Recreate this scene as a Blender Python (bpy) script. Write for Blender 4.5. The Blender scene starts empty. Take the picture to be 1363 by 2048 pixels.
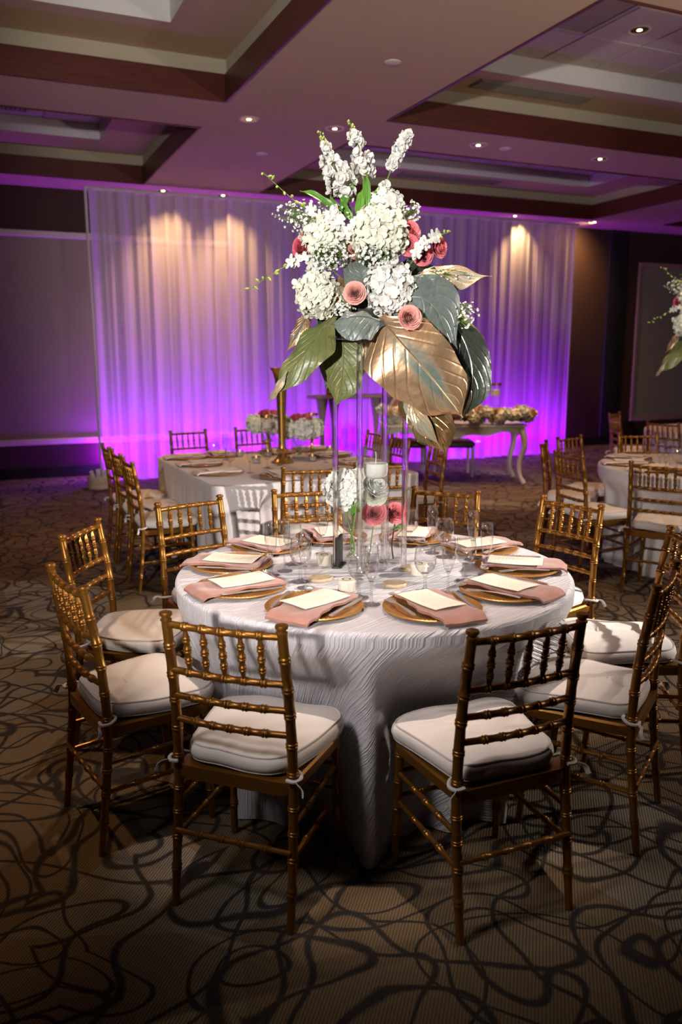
import bpy, math, random
from mathutils import Vector, Matrix
random.seed(7)
sc = bpy.context.scene
COL = sc.collection
R = math.radians
PI = math.pi

# ------------------------------------------------------------------ camera
cam_d = bpy.data.cameras.new('camera')
cam = bpy.data.objects.new('camera', cam_d); COL.objects.link(cam)
cam_d.sensor_fit = 'VERTICAL'; cam_d.sensor_height = 36.0; cam_d.lens = 28.76
cam_d.clip_start = 0.05; cam_d.clip_end = 100
cam.location = (0, 0, 1.6207)
cam.rotation_mode = 'QUATERNION'
cam.rotation_quaternion = (Matrix.Rotation(R(-24.0), 4, 'Z') @ Matrix.Rotation(R(90 - 10.836), 4, 'X') @ Matrix.Rotation(R(-0.184), 4, 'Z')).to_quaternion()
cam_d.dof.use_dof = True; cam_d.dof.focus_distance = 3.0; cam_d.dof.aperture_fstop = 2.6
sc.camera = cam

# ------------------------------------------------------------------ world, flashes, exposure
W = bpy.data.worlds.new('world'); sc.world = W; W.use_nodes = True
W.node_tree.nodes['Background'].inputs[0].default_value = (0.9, 0.72, 0.62, 1)
W.node_tree.nodes['Background'].inputs[1].default_value = 0.0
def lamp(name, kind, loc, energy, color, target=None, size=None, blend=0.2, radius=0.05):
    d = bpy.data.lights.new(name, kind); d.energy = energy; d.color = color
    if kind == 'SPOT':
        d.spot_size = R(size); d.spot_blend = blend; d.shadow_soft_size = radius
    elif kind == 'POINT':
        d.shadow_soft_size = radius
    elif kind == 'AREA':
        d.size = radius
    o = bpy.data.objects.new(name, d); COL.objects.link(o); o.location = loc
    if target is not None:
        o.rotation_euler = (Vector(target) - Vector(loc)).to_track_quat('-Z', 'Y').to_euler()
    return o
# two photographer's flashes on stands out of frame, one each side
lamp('flash_light', 'SPOT', (-1.4, -0.7, 2.05), 1020, (1.0, 0.95, 0.91), (1.01, 3.16, 2.20), 50, 0.5, 0.07)
# added soft fill for the tablecloth front, no such lamp stands there
fill = lamp('soft_fill_light', 'AREA', (-1.0, 1.7, 3.0), 2.0, (1.0, 0.93, 0.92), (1.2, 2.2, 0.4), None, 0, 0.6); fill.data.spread = R(32)
lamp('flash_light', 'SPOT', (5.3, 1.5, 2.2), 175, (1.0, 0.86, 0.74), (2.2, 4.9, 2.2), 118, 0.35, 0.04)
lamp('flash_light', 'SPOT', (5.3, 1.5, 2.2), 1250, (1.0, 0.93, 0.86), (0.5, 4.4, 0.4), 44, 0.7, 0.04)

vs = sc.view_settings
vs.view_transform = 'Standard'; vs.look = 'None'; vs.gamma = 1.0; vs.use_curve_mapping = False
vs.exposure = 0.0
cy = sc.cycles
cy.use_denoising = True
cy.max_bounces = 6; cy.diffuse_bounces = 2; cy.glossy_bounces = 2; cy.transmission_bounces = 5; cy.transparent_max_bounces = 12
cy.use_adaptive_sampling = True; cy.adaptive_threshold = 0.08; cy.adaptive_min_samples = 12
cy.caustics_reflective = False; cy.caustics_refractive = False
cy.sample_clamp_indirect = 4.0

# ------------------------------------------------------------------ materials
class NT:
    def __init__(s, name):
        s.m = bpy.data.materials.new(name); s.m.use_nodes = True
        s.t = s.m.node_tree; s.n = s.t.nodes; s.b = s.n['Principled BSDF']; s.out = s.n['Material Output']
    def add(s, typ, **kw):
        n = s.n.new(typ)
        for k, v in kw.items(): setattr(n, k, v)
        return n
    def lk(s, a, b): s.t.links.new(a, b)
    def val(s, sock, v): s.b.inputs[sock].default_value = v
    def math(s, op, a, b=None, c=None, clamp=False):
        n = s.add('ShaderNodeMath', operation=op, use_clamp=clamp)
        for i, x in enumerate((a, b, c)):
            if x is None: continue
            if isinstance(x, (int, float)): n.inputs[i].default_value = x
            else: s.lk(x, n.inputs[i])
        return n.outputs[0]
    def mix(s, fac, a, b, blend='MIX'):
        n = s.add('ShaderNodeMix', data_type='RGBA', blend_type=blend)
        for i, x in ((0, fac), (6, a), (7, b)):
            if isinstance(x, (int, float)): n.inputs[i].default_value = x
            elif isinstance(x, tuple): n.inputs[i].default_value = (*x, 1)[:4]
            else: s.lk(x, n.inputs[i])
        return n.outputs[2]
    def ramp(s, fac, stops):
        n = s.add('ShaderNodeValToRGB'); e = n.color_ramp.elements
        while len(e) < len(stops): e.new(0.5)
        for el, (p, c) in zip(e, stops): el.position = p; el.color = (*c, 1)[:4]
        s.lk(fac, n.inputs[0]); return n.outputs[0]
    def noise(s, vec, scale, detail=2, rough=0.5, dist=0.0):
        n = s.add('ShaderNodeTexNoise'); n.inputs['Scale'].default_value = scale; n.inputs['Detail'].default_value = detail
        n.inputs['Roughness'].default_value = rough; n.inputs['Distortion'].default_value = dist
        if vec is not None: s.lk(vec, n.inputs['Vector'])
        return n.outputs[0]
    def mapping(s, vec, loc=(0,0,0), rot=(0,0,0), scale=(1,1,1)):
        n = s.add('ShaderNodeMapping'); n.inputs[1].default_value = loc; n.inputs[2].default_value = rot; n.inputs[3].default_value = scale
        s.lk(vec, n.inputs[0]); return n.outputs[0]
    def coord(s, which): return s.add('ShaderNodeTexCoord').outputs[which]
    def bump(s, h, strength=0.3, dist=0.01):
        n = s.add('ShaderNodeBump'); n.inputs['Strength'].default_value = strength; n.inputs['Distance'].default_value = dist
        s.lk(h, n.inputs['Height']); s.lk(n.outputs[0], s.b.inputs['Normal'])
def pm(name, col, rough=0.5, metal=0.0, spec=0.5, var=0.0, vscale=20, bump=0.0, bscale=80, **kw):
    n = NT(name); n.val('Base Color', (*col, 1)); n.val('Roughness', rough); n.val('Metallic', metal)
    n.val('Specular IOR Level', spec)
    for k, v in kw.items(): n.val(k, v)
    if var:
        f = n.noise(n.coord('Object'), vscale, 3)
        d = tuple(c * (1 - var) for c in col); l = tuple(min(1, c * (1 + var)) for c in col)
        n.lk(n.mix(f, d, l), n.b.inputs['Base Color'])
    if bump: n.bump(n.noise(n.coord('Object'), bscale, 4), bump, 0.004)
    return n.m
def emit(name, col, st):
    n = NT(name); n.val('Base Color', (*col, 1)); n.val('Emission Color', (*col, 1)); n.val('Emission Strength', st); return n.m
M = {}
M['bronze'] = pm('bronze_gold_paint', (0.27, 0.112, 0.017), 0.36, 0.70, 0.5, var=0.18, vscale=14, bump=0.05, bscale=120)
M['gold'] = pm('gold_metal', (0.62, 0.36, 0.10), 0.26, 0.9, var=0.12, vscale=18)
M['charger'] = pm('charger_gold', (0.62, 0.30, 0.085), 0.33, 0.6, var=0.12, vscale=25)
M['steel'] = pm('polished_steel', (0.72, 0.69, 0.66), 0.28, 0.75, var=0.05)
M['cushion'] = pm('cushion_cotton', (0.78, 0.70, 0.645), 0.85, var=0.05, vscale=9, bump=0.12, bscale=60)
M['piping'] = pm('cushion_piping', (0.62, 0.56, 0.52), 0.85, var=0.05)
M['napkin'] = pm('mauve_napkin', (0.41, 0.195, 0.15), 0.42, var=0.12, vscale=16, bump=0.1, bscale=40, **{'Sheen Weight': 0.3})
M['white_napkin'] = pm('blush_napkin', (0.72, 0.56, 0.52), 0.6, var=0.08, vscale=16)
M['candle'] = pm('candle_wax', (0.86, 0.83, 0.76), 0.5, var=0.03, **{'Subsurface Weight': 0.2})
M['black'] = pm('black_lacquer', (0.012, 0.012, 0.013), 0.35, var=0.1)
M['plaster'] = pm('ceiling_plaster', (0.54, 0.385, 0.265), 0.9, var=0.03, vscale=3, bump=0.06, bscale=150)
M['cove'] = pm('ceiling_cove_paint', (0.47, 0.41, 0.30), 0.9, var=0.03, vscale=3)
M['riser'] = pm('ceiling_riser_paint', (0.72, 0.69, 0.68), 0.9, var=0.03, vscale=3)
M['tile'] = pm('ceiling_tile_board', (0.56, 0.47, 0.42), 0.95, var=0.05, vscale=120, bump=0.2, bscale=260)
M['tilegrid'] = pm('ceiling_grid_metal', (0.42, 0.35, 0.33), 0.6, var=0.05)
M['grille'] = pm('grille_metal', (0.24, 0.2, 0.17), 0.6, var=0.08)
M['wall'] = pm('dark_wall_covering', (0.050, 0.022, 0.014), 0.75, var=0.15, vscale=2.5, bump=0.1, bscale=220)
M['wallpanel'] = pm('beige_wall_panel', (0.33, 0.265, 0.225), 0.85, var=0.06, vscale=4, bump=0.05, bscale=200)
M['walltrim'] = pm('painted_trim', (0.66, 0.56, 0.50), 0.55, var=0.04)
M['browntrim'] = pm('brown_trim', (0.32, 0.20, 0.14), 0.5, var=0.08)
M['skirting'] = pm('black_skirting', (0.012, 0.010, 0.011), 0.6, var=0.2)
M['ivory'] = pm('ivory_card', (0.82, 0.74, 0.60), 0.75, var=0.04, vscale=30)
M['whitewood'] = pm('white_painted_wood', (0.62, 0.56, 0.52), 0.45, var=0.06, vscale=6)
M['greywood'] = pm('grey_painted_wood', (0.34, 0.28, 0.27), 0.5, var=0.08, vscale=6)
M['seatbrown'] = pm('brown_upholstery', (0.07, 0.03, 0.02), 0.6, var=0.2, vscale=20)
M['seatgold'] = pm('amber_upholstery', (0.42, 0.19, 0.05), 0.55, var=0.15, vscale=20)
M['basket'] = pm('pale_birch', (0.62, 0.52, 0.42), 0.7, var=0.15, vscale=12)
M['paper'] = pm('white_paper', (0.80, 0.76, 0.74), 0.8, var=0.04)
M['stem'] = pm('green_stem', (0.13, 0.24, 0.035), 0.5, var=0.25, vscale=40)
M['darkstem'] = pm('dark_red_stem', (0.09, 0.03, 0.025), 0.5, var=0.25, vscale=40)
M['greenleaf'] = pm('fresh_green_leaf', (0.10, 0.26, 0.03), 0.4, var=0.35, vscale=35, **{'Subsurface Weight': 0.0})
M['bud'] = pm('yellow_green_bud', (0.42, 0.52, 0.12), 0.5, var=0.25, vscale=60)
M['petal_white'] = pm('white_petal', (0.80, 0.79, 0.74), 0.6, var=0.06, vscale=60)
M['petal_cream'] = pm('cream_green_petal', (0.80, 0.80, 0.66), 0.6, var=0.10, vscale=45)
M['petal_pink'] = pm('rose_pink_petal', (0.80, 0.22, 0.25), 0.55, var=0.22, vscale=30)
M['petal_deep'] = pm('deep_pink_petal', (0.68, 0.11, 0.17), 0.55, var=0.22, vscale=30)
M['petal_peach'] = pm('peach_pink_petal', (0.84, 0.42, 0.36), 0.55, var=0.18, vscale=30)
M['petal_orange'] = pm('peach_orange_petal', (0.86, 0.58, 0.36), 0.6, var=0.25, vscale=18)
M['petal_blush'] = pm('blush_cream_petal', (0.86, 0.74, 0.58), 0.6, var=0.2, vscale=18)
M['coaster'] = pm('speckled_wood_slice', (0.60, 0.44, 0.26), 0.35, var=0.35, vscale=70)
M['lampglow'] = emit('warm_lamp_glow', (1.0, 0.66, 0.26), 26.0)
M['lampcone'] = pm('lamp_reflector', (0.75, 0.55, 0.28), 0.18, 0.9, var=0.05)
M['lamprim'] = pm('lamp_rim', (0.66, 0.5, 0.44), 0.5, var=0.05)
M['led'] = emit('led_lens', (0.86, 0.62, 1.0), 30.0)
M['glim'] = emit('candle_glow', (1.0, 0.52, 0.14), 4.0)

def thin_glass(name, tint=(0.97, 0.98, 0.98), rough=0.02, lo=0.12, pw=2.4, k=0.75, edge=.78):
    n = NT(name); n.n.remove(n.b)
    lw = n.add('ShaderNodeLayerWeight'); lw.inputs[0].default_value = 0.5
    f0 = n.math('POWER', lw.outputs['Facing'], pw)
    tr = n.add('ShaderNodeBsdfTransparent'); n.lk(n.mix(f0, tint, tuple(c * edge for c in tint)), tr.inputs[0])
    gl = n.add('ShaderNodeBsdfGlossy'); gl.inputs['Roughness'].default_value = rough; gl.inputs[0].default_value = (1, 1, 1, 1)
    f = n.math('MULTIPLY_ADD', f0, k, lo, clamp=True)
    mx = n.add('ShaderNodeMixShader'); n.lk(f, mx.inputs[0]); n.lk(tr.outputs[0], mx.inputs[1]); n.lk(gl.outputs[0], mx.inputs[2])
    n.lk(mx.outputs[0], n.out.inputs[0]); return n.m
M['glass'] = thin_glass('clear_glass')
M['water'] = thin_glass('water_surface', (0.95, 0.97, 0.96), 0.01, 0.05, 3.0, 0.4)
M['vaseglass'] = thin_glass('vase_glass', (0.99, 0.99, 0.99), 0.02, 0.05, 3.0, 0.5, .93)
n = NT('acrylic_rod'); n.val('Base Color', (0.98, 0.97, 1, 1)); n.val('Roughness', 0.02); n.val('Transmission Weight', 1.0); n.val('IOR', 1.49)
tr = n.add('ShaderNodeBsdfTransparent'); mx = n.add('ShaderNodeMixShader'); mx.inputs[0].default_value = 0.45
n.lk(n.b.outputs[0], mx.inputs[1]); n.lk(tr.outputs[0], mx.inputs[2]); n.lk(mx.outputs[0], n.out.inputs[0])
M['acrylic'] = n.m

# wood fascia
n = NT('cherry_wood_fascia'); v = n.mapping(n.coord('Object'), scale=(0.6, 0.6, 14))
f = n.noise(v, 5, 5, 0.6, 0.8)
n.lk(n.ramp(f, [(0.25, (0.065, 0.013, 0.009)), (0.75, (0.135, 0.030, 0.019))]), n.b.inputs['Base Color']); n.val('Roughness', 0.45)
M['cherry'] = n.m

# crushed satin tablecloth: creases all run one way across the flat fabric
def crush(name, col, strength, ang):
    n = NT(name); uv = n.coord('UV')
    q = n.mapping(uv, rot=(0, 0, R(-ang)))
    warp = n.add('ShaderNodeTexNoise'); warp.inputs['Scale'].default_value = 4.0; warp.inputs['Detail'].default_value = 1.0; n.lk(q, warp.inputs['Vector'])
    q2 = n.mix(0.06, q, warp.outputs[1], 'ADD')
    a = n.noise(n.mapping(q2, scale=(2.6, 62, 1)), 1.0, 4, 0.55); b = n.noise(n.mapping(q2, rot=(0, 0, R(5)), scale=(5.0, 150, 1)), 1.0, 3, 0.6)
    h = n.math('ADD', n.math('POWER', n.math('SUBTRACT', 1.0, n.math('MULTIPLY', n.math('ABSOLUTE', n.math('SUBTRACT', a, 0.5)), 3.2), clamp=True), 2.0), n.math('MULTIPLY', b, 0.5))
    n.bump(h, strength, 0.007)
    n.lk(n.mix(n.noise(uv, 3.0, 2), tuple(c * 0.95 for c in col), col), n.b.inputs['Base Color'])
    n.val('Roughness', 0.32); n.val('Sheen Weight', 0.25); n.val('Specular IOR Level', 0.45)
    return n.m
M['cloth'] = crush('crushed_satin', (0.70, 0.655, 0.685), 0.7, 20)
M['linen'] = pm('white_linen', (0.70, 0.63, 0.62), 0.75, var=0.04, vscale=5, bump=0.1, bscale=30)

# menu card with faint printed lines
n = NT('printed_menu'); uv = n.coord('UV'); sep = n.add('ShaderNodeSeparateXYZ'); n.lk(uv, sep.inputs[0])
w = n.math('SINE', n.math('MULTIPLY', sep.outputs[1], 95.0)); w = n.math('GREATER_THAN', w, 0.35)
gate = n.noise(n.mapping(uv, scale=(60, 15, 1)), 1.0, 2); gate = n.math('GREATER_THAN', gate, 0.50)
inx = n.math('LESS_THAN', n.math('ABSOLUTE', n.math('SUBTRACT', sep.outputs[0], 0.5)), 0.33)
iny = n.math('LESS_THAN', n.math('ABSOLUTE', n.math('SUBTRACT', sep.outputs[1], 0.5)), 0.38)
k = n.math('MULTIPLY', n.math('MULTIPLY', w, gate), n.math('MULTIPLY', inx, iny))
n.lk(n.mix(n.math('MULTIPLY', k, 0.45), (0.84, 0.76, 0.63), (0.38, 0.30, 0.2)), n.b.inputs['Base Color']); n.val('Roughness', 0.7)
M['menu'] = n.m

# carpet: looping dark lines over ribbed taupe and gold-brown patches
n = NT('patterned_carpet'); P = n.coord('Object')
fz = n.noise(P, 240, 2)
def loops(scale, off, levels, width, warp):
    # outlines of overlapping blobs: rings at set distances from scattered points
    wn = n.add('ShaderNodeTexNoise'); wn.inputs['Scale'].default_value = 1.6; wn.inputs['Detail'].default_value = 1.0
    n.lk(n.mapping(P, loc=off), wn.inputs['Vector'])
    q = n.mix(warp, n.mapping(P, loc=off), wn.outputs[1], 'ADD')
    vo = n.add('ShaderNodeTexVoronoi', voronoi_dimensions='2D'); vo.inputs['Scale'].default_value = scale; n.lk(q, vo.inputs['Vector'])
    out = None
    for lv in levels:
        d = n.math('ABSOLUTE', n.math('SUBTRACT', vo.outputs['Distance'], lv))
        l = n.math('SUBTRACT', 1.0, n.math('DIVIDE', d, width * scale), clamp=True)
        out = l if out is None else n.math('MAXIMUM', out, l)
    return out
l1 = loops(1.7, (3.1, 7.7, .3), (.30, .56), .022, .9); l2 = loops(1.25, (13.4, 2.2, .1), (.34, .62), .019, 1.3); l3 = loops(2.2, (5.5, 21.0, .7), (.30, .52), .017, 1.1)
fi = n.noise(n.mapping(P, loc=(9, 4, 0)), 1.3, 0.5, 0.4, 0.8)
l4 = n.math('SUBTRACT', 1.0, n.math('DIVIDE', n.math('ABSOLUTE', n.math('SUBTRACT', fi, 0.5)), 0.014), clamp=True)
lines = n.math('MAXIMUM', n.math('MAXIMUM', l1, l2), n.math('MAXIMUM', l3, l4))
fm = n.noise(P, 55, 2)
lines = n.math('SUBTRACT', n.math('MULTIPLY', lines, 2.5), n.math('ADD', n.math('MULTIPLY', fz, 0.8), n.math('MULTIPLY', fm, 0.7)), clamp=True)
vor = n.add('ShaderNodeTexVoronoi'); vor.inputs['Scale'].default_value = 1.25
n.lk(n.mix(0.28, P, n.add('ShaderNodeTexNoise').outputs[1], 'ADD'), vor.inputs['Vector'])
sepc = n.add('ShaderNodeSeparateColor'); n.lk(vor.outputs['Color'], sepc.inputs[0])
patch = n.ramp(sepc.outputs[0], [(0.0, (0.125, 0.080, 0.040)), (0.35, (0.17, 0.122, 0.070)), (0.6, (0.215, 0.185, 0.140)), (1.0, (0.14, 0.112, 0.082))])
wv = n.add('ShaderNodeTexWave'); wv.inputs['Scale'].default_value = 34; wv.inputs['Distortion'].default_value = 0.6; wv.inputs['Detail'].default_value = 1
n.lk(n.mapping(P, rot=(0, 0, R(38))), wv.inputs[0])
rib = n.math('MULTIPLY', wv.outputs[1], n.math('ADD', 0.55, n.math('MULTIPLY', fz, 0.9)))
base = n.mix(n.math('MULTIPLY', rib, 1.1), tuple((0.075, 0.052, 0.034)), n.mix(1.0, patch, (1.35, 1.35, 1.35), 'MULTIPLY'))
base = n.mix(0.25, base, patch)
colr = n.mix(n.math('MULTIPLY', lines, 0.93), base, (0.026, 0.022, 0.021))
n.lk(colr, n.b.inputs['Base Color']); n.val('Roughness', 0.95); n.val('Specular IOR Level', 0.1)
n.bump(n.math('ADD', rib, fz), 0.35, 0.004)
M['carpet'] = n.m

# sheer drape
n = NT('sheer_drape'); n.n.remove(n.b)
df = n.add('ShaderNodeBsdfDiffuse'); df.inputs[0].default_value = (0.82, 0.78, 0.78, 1)
tl = n.add('ShaderNodeBsdfTranslucent'); tl.inputs[0].default_value = (0.86, 0.82, 0.84, 1)
tp = n.add('ShaderNodeBsdfTransparent')
weave = n.noise(n.mapping(n.coord('UV'), scale=(60, 0.6, 1)), 1.0, 3)
m1 = n.add('ShaderNodeMixShader'); m1.inputs[0].default_value = 0.52; n.lk(df.outputs[0], m1.inputs[1]); n.lk(tl.outputs[0], m1.inputs[2])
m2 = n.add('ShaderNodeMixShader'); n.lk(n.math('MULTIPLY_ADD', weave, 0.30, 0.08), m2.inputs[0]); n.lk(m1.outputs[0], m2.inputs[1]); n.lk(tp.outputs[0], m2.inputs[2])
n.lk(m2.outputs[0], n.out.inputs[0]); M['sheer'] = n.m

# tropical leaves, partly sprayed gold; u runs across the blade, v along it
def leafmat(name, green, gold, amount, rough=0.3, seed=0.0, metal=0.85):
    n = NT(name); uv = n.coord('UV'); sep = n.add('ShaderNodeSeparateXYZ'); n.lk(uv, sep.inputs[0])
    ax = n.math('ABSOLUTE', n.math('SUBTRACT', sep.outputs[0], 0.5))
    veins = n.math('SINE', n.math('MULTIPLY', n.math('SUBTRACT', sep.outputs[1], n.math('MULTIPLY', ax, 0.75)), 24.0))
    veins = n.math('POWER', n.math('ABSOLUTE', veins), 26.0)
    fine = n.noise(n.mapping(uv, loc=(seed, seed, 0), scale=(10, 26, 1)), 1.0, 3)
    g = n.noise(n.mapping(uv, loc=(seed, seed * 2, 0), scale=(2.2, 1.6, 1)), 1.0, 2)
    fac = n.ramp(n.math('ADD', g, amount), [(0.46, (0, 0, 0)), (0.62, (1, 1, 1))])
    gc = n.mix(fine, tuple(c * 0.72 for c in green), tuple(min(1, c * 1.25) for c in green))
    au = n.mix(fine, tuple(c * 0.8 for c in gold), gold)
    c = n.mix(fac, gc, au)
    rib = n.math('LESS_THAN', ax, 0.012)
    n.lk(n.mix(n.math('MULTIPLY', rib, 0.6), c, tuple(min(1, x * 1.7) for x in gold)), n.b.inputs['Base Color'])
    n.lk(n.math('MULTIPLY', fac, metal), n.b.inputs['Metallic'])
    n.val('Roughness', rough)
    soft = n.noise(n.mapping(uv, loc=(seed, 0, 0), scale=(3, 9, 1)), 1.0, 2)
    n.bump(n.math('ADD', n.math('ADD', n.math('MULTIPLY', veins, -0.35), n.math('MULTIPLY', fine, 0.22)), n.math('MULTIPLY', soft, 0.9)), 0.5, 0.008)
    return n.m
GREYG = (0.10, 0.145, 0.125)
M['leaf_gold'] = leafmat('gold_sprayed_leaf', (0.16, 0.20, 0.165), (0.72, 0.46, 0.26), 0.16, 0.34, 1.3, 0.75)
M['leaf_bronze'] = leafmat('bronze_sprayed_leaf', (0.09, 0.09, 0.045), (0.42, 0.27, 0.12), 0.10, 0.24, 3.1, 0.8)
M['leaf_teal'] = leafmat('grey_green_leaf', (0.15, 0.182, 0.165), (0.5, 0.38, 0.24), -0.30, 0.34, 4.0)
M['leaf_olive'] = leafmat('olive_leaf', (0.15, 0.17, 0.055), (0.42, 0.36, 0.16), -0.02, 0.36, 7.0, 0.5)
M['leaf_dark'] = leafmat('dark_glossy_leaf', (0.036, 0.044, 0.035), (0.22, 0.20, 0.13), -0.08, 0.2, 9.0, 0.4)
M['leaf_blush'] = leafmat('blush_gilt_leaf', (0.32, 0.31, 0.24), (0.70, 0.46, 0.24), -0.02, 0.38, 2.0, 0.6)

# ------------------------------------------------------------------ mesh helpers
class MB:
    def __init__(s): s.v = []; s.f = []; s.uv = None; s.mi = []
    def grid(s, rows, closed_u=False, closed_v=False, uvs=None):
        o = len(s.v); nr = len(rows); nc = len(rows[0])
        for r in rows: s.v.extend(r)
        if uvs is not None:
            if s.uv is None: s.uv = [(0, 0)] * o
            for r in uvs: s.uv.extend(r)
        elif s.uv is not None: s.uv.extend([(0, 0)] * (nr * nc))
        for i in range(nr if closed_v else nr - 1):
            a = o + i * nc; b = o + ((i + 1) % nr) * nc
            for j in range(nc if closed_u else nc - 1):
                k = (j + 1) % nc
                s.f.append((a + j, a + k, b + k, b + j))
        return o
    def cap(s, start, n, flip=False):
        idx = list(range(start, start + n)); s.f.append(tuple(idx[::-1] if flip else idx))
    def lathe(s, prof, seg=24, c=(0, 0, 0), caps=True):
        rows = []
        for r, z in prof:
            rows.append([(c[0] + r * math.cos(2 * PI * k / seg), c[1] + r * math.sin(2 * PI * k / seg), c[2] + z) for k in range(seg)])
        o = s.grid(rows, closed_u=True)
        if caps:
            if prof[0][0] > 1e-6: s.cap(o, seg, True)
            if prof[-1][0] > 1e-6: s.cap(o + (len(prof) - 1) * seg, seg)
        return o
    def tube(s, pts, rad, seg=8, caps=True, up=(0, 0, 1), flat=1.0):
        pts = [Vector(p) for p in pts]; n = len(pts)
        rad = [rad] * n if isinstance(rad, (int, float)) else rad
        rows = []; ref = Vector(up)
        for i, p in enumerate(pts):
            t = (pts[min(i + 1, n - 1)] - pts[max(i - 1, 0)]).normalized()
            a = ref - t * ref.dot(t)
            if a.length < 1e-3:
                a = Vector((1, 0, 0)) if abs(t.x) < 0.9 else Vector((0, 1, 0)); a = a - t * a.dot(t)
            a.normalize(); b = t.cross(a); ref = a
            rows.append([tuple(p + a * (rad[i] * flat * math.cos(2 * PI * k / seg)) + b * (rad[i] * math.sin(2 * PI * k / seg))) for k in range(seg)])
        o = s.grid(rows, closed_u=True)
        if caps: s.cap(o, seg, True); s.cap(o + (n - 1) * seg, seg)
    def box(s, c, d, bev=0.0):
        x, y, z = c; a, b, h = d[0] / 2, d[1] / 2, d[2] / 2
        if not bev:
            o = len(s.v)
            for dz in (-h, h):
                s.v += [(x - a, y - b, z + dz), (x + a, y - b, z + dz), (x + a, y + b, z + dz), (x - a, y + b, z + dz)]
            if s.uv is not None: s.uv.extend([(0, 0)] * 8)
            s.f += [tuple(o + i for i in q) for q in ((3, 2, 1, 0), (4, 5, 6, 7), (0, 1, 5, 4), (1, 2, 6, 5), (2, 3, 7, 6), (3, 0, 4, 7))]
        else:
            rows = []
            for dz, ins in ((-h, bev), (-h + bev, 0), (h - bev, 0), (h, bev)):
                rows.append([(x + px, y + py, z + dz) for px, py in rrect(a - ins, b - ins, min(bev, a - ins, b - ins), 3)])
            o = s.grid(rows, closed_u=True); m = len(rows[0]); s.cap(o, m, True); s.cap(o + 3 * m, m)
    def prism(s, poly, z0, z1):
        o = len(s.v); m = len(poly)
        s.v += [(x, y, z0) for x, y in poly] + [(x, y, z1) for x, y in poly]
        s.f += [tuple(range(o + m - 1, o - 1, -1)), tuple(range(o + m, o + 2 * m))]
        s.f += [(o + i, o + (i + 1) % m, o + m + (i + 1) % m, o + m + i) for i in range(m)]
    def mesh(s, name, mat, smooth=True, sharp=40):
        me = bpy.data.meshes.new(name); me.from_pydata(s.v, [], s.f)
        if mat is not None: me.materials.append(M[mat] if isinstance(mat, str) else mat)
        if s.uv is not None:
            l = me.uv_layers.new(name='UVMap'); buf = []
            for p in me.polygons:
                for vi in p.vertices: buf.extend(s.uv[vi])
            l.data.foreach_set('uv', buf)
        if smooth:
            me.polygons.foreach_set('use_smooth', [True] * len(me.polygons))
            if sharp: me.set_sharp_from_angle(angle=R(sharp))
        me.update(); return me
    def build(s, name, mat, parent=None, smooth=True, sharp=40):
        o = bpy.data.objects.new(name, s.mesh(name, mat, smooth, sharp)); COL.objects.link(o)
        if parent is not None: o.parent = parent
        return o
def rrect(a, b, r, k=4):
    out = []
    for cx, cy_, a0 in ((a - r, b - r, 0), (-a + r, b - r, 90), (-a + r, -b + r, 180), (a - r, -b + r, 270)):
        for i in range(k + 1):
            t = R(a0 + 90 * i / k); out.append((cx + r * math.cos(t), cy_ + r * math.sin(t)))
    return out
def tag(o, label=None, cat=None, group=None, kind=None):
    if label: o['label'] = label
    if cat: o['category'] = cat
    if group: o['group'] = group
    if kind: o['kind'] = kind
    return o
def empty(name, loc=(0, 0, 0), rz=0.0, label=None, cat=None, group=None):
    o = bpy.data.objects.new(name, None); COL.objects.link(o); o.location = loc; o.rotation_euler = (0, 0, rz)
    o.empty_display_size = 0.1
    return tag(o, label, cat, group)
def copy_tree(o, parent=None):
    c = o.copy(); COL.objects.link(c); c.parent = parent
    for ch in list(o.children): copy_tree(ch, c)
    return c
def use(o, label, loc, rz=0.0, group=None):
    o['label'] = label; o.location = loc; o.rotation_euler = (0, 0, rz)
    if group: o['group'] = group
    return o
def maker(fn):
    box = {}
    def get(*key):
        if key not in box: box[key] = fn(*key); return box[key]
        return copy_tree(box[key])
    return get
def structure(o): o['kind'] = 'structure'; return o
def lerp(a, b, t): return a + (b - a) * t
def catmull(pts, n):
    P = [Vector(p) for p in pts]; P = [P[0] * 2 - P[1]] + P + [P[-1] * 2 - P[-2]]
    out = []; m = len(P) - 3
    for i in range(n + 1):
        u = i / n * m; k = min(int(u), m - 1); t = u - k
        a, b, c, d = P[k], P[k + 1], P[k + 2], P[k + 3]
        out.append(0.5 * ((2 * b) + (c - a) * t + (2 * a - 5 * b + 4 * c - d) * t * t + (3 * b - a - 3 * c + d) * t * t * t))
    return out

# ================================================================== THE ROOM (u across, v deep; the camera stands at the origin)
ZC = 3.75; U0, U1, V0, V1 = -5.0, 14.5, -4.0, 11.7
f_ = MB(); f_.grid([[(U0, V0, 0), (U1, V0, 0)], [(U0, V1, 0), (U1, V1, 0)]]); structure(f_.build('floor', 'carpet'))
def wallbox(name, c, d):
    m = MB(); m.box(c, d); return structure(m.build(name, 'wall', smooth=False))
wb = wallbox('wall_back', ((U0 + U1) / 2, V1 + 0.1, 2.2), (U1 - U0 + 0.4, 0.2, 4.6))
wallbox('wall_left', (U0 - 0.1, (V0 + V1) / 2, 2.2), (0.2, V1 - V0, 4.6))
wallbox('wall_right', (U1 + 0.1, (V0 + V1) / 2, 2.2), (0.2, V1 - V0, 4.6))
wallbox('wall_front', ((U0 + U1) / 2, V0 - 0.1, 2.2), (U1 - U0 + 0.4, 0.2, 4.6))
m = MB(); m.box(((U0 + U1) / 2, V1 - 0.012, 0.075), (U1 - U0, 0.024, 0.15), 0.004); structure(m.build('baseboard_back', 'skirting'))

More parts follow.
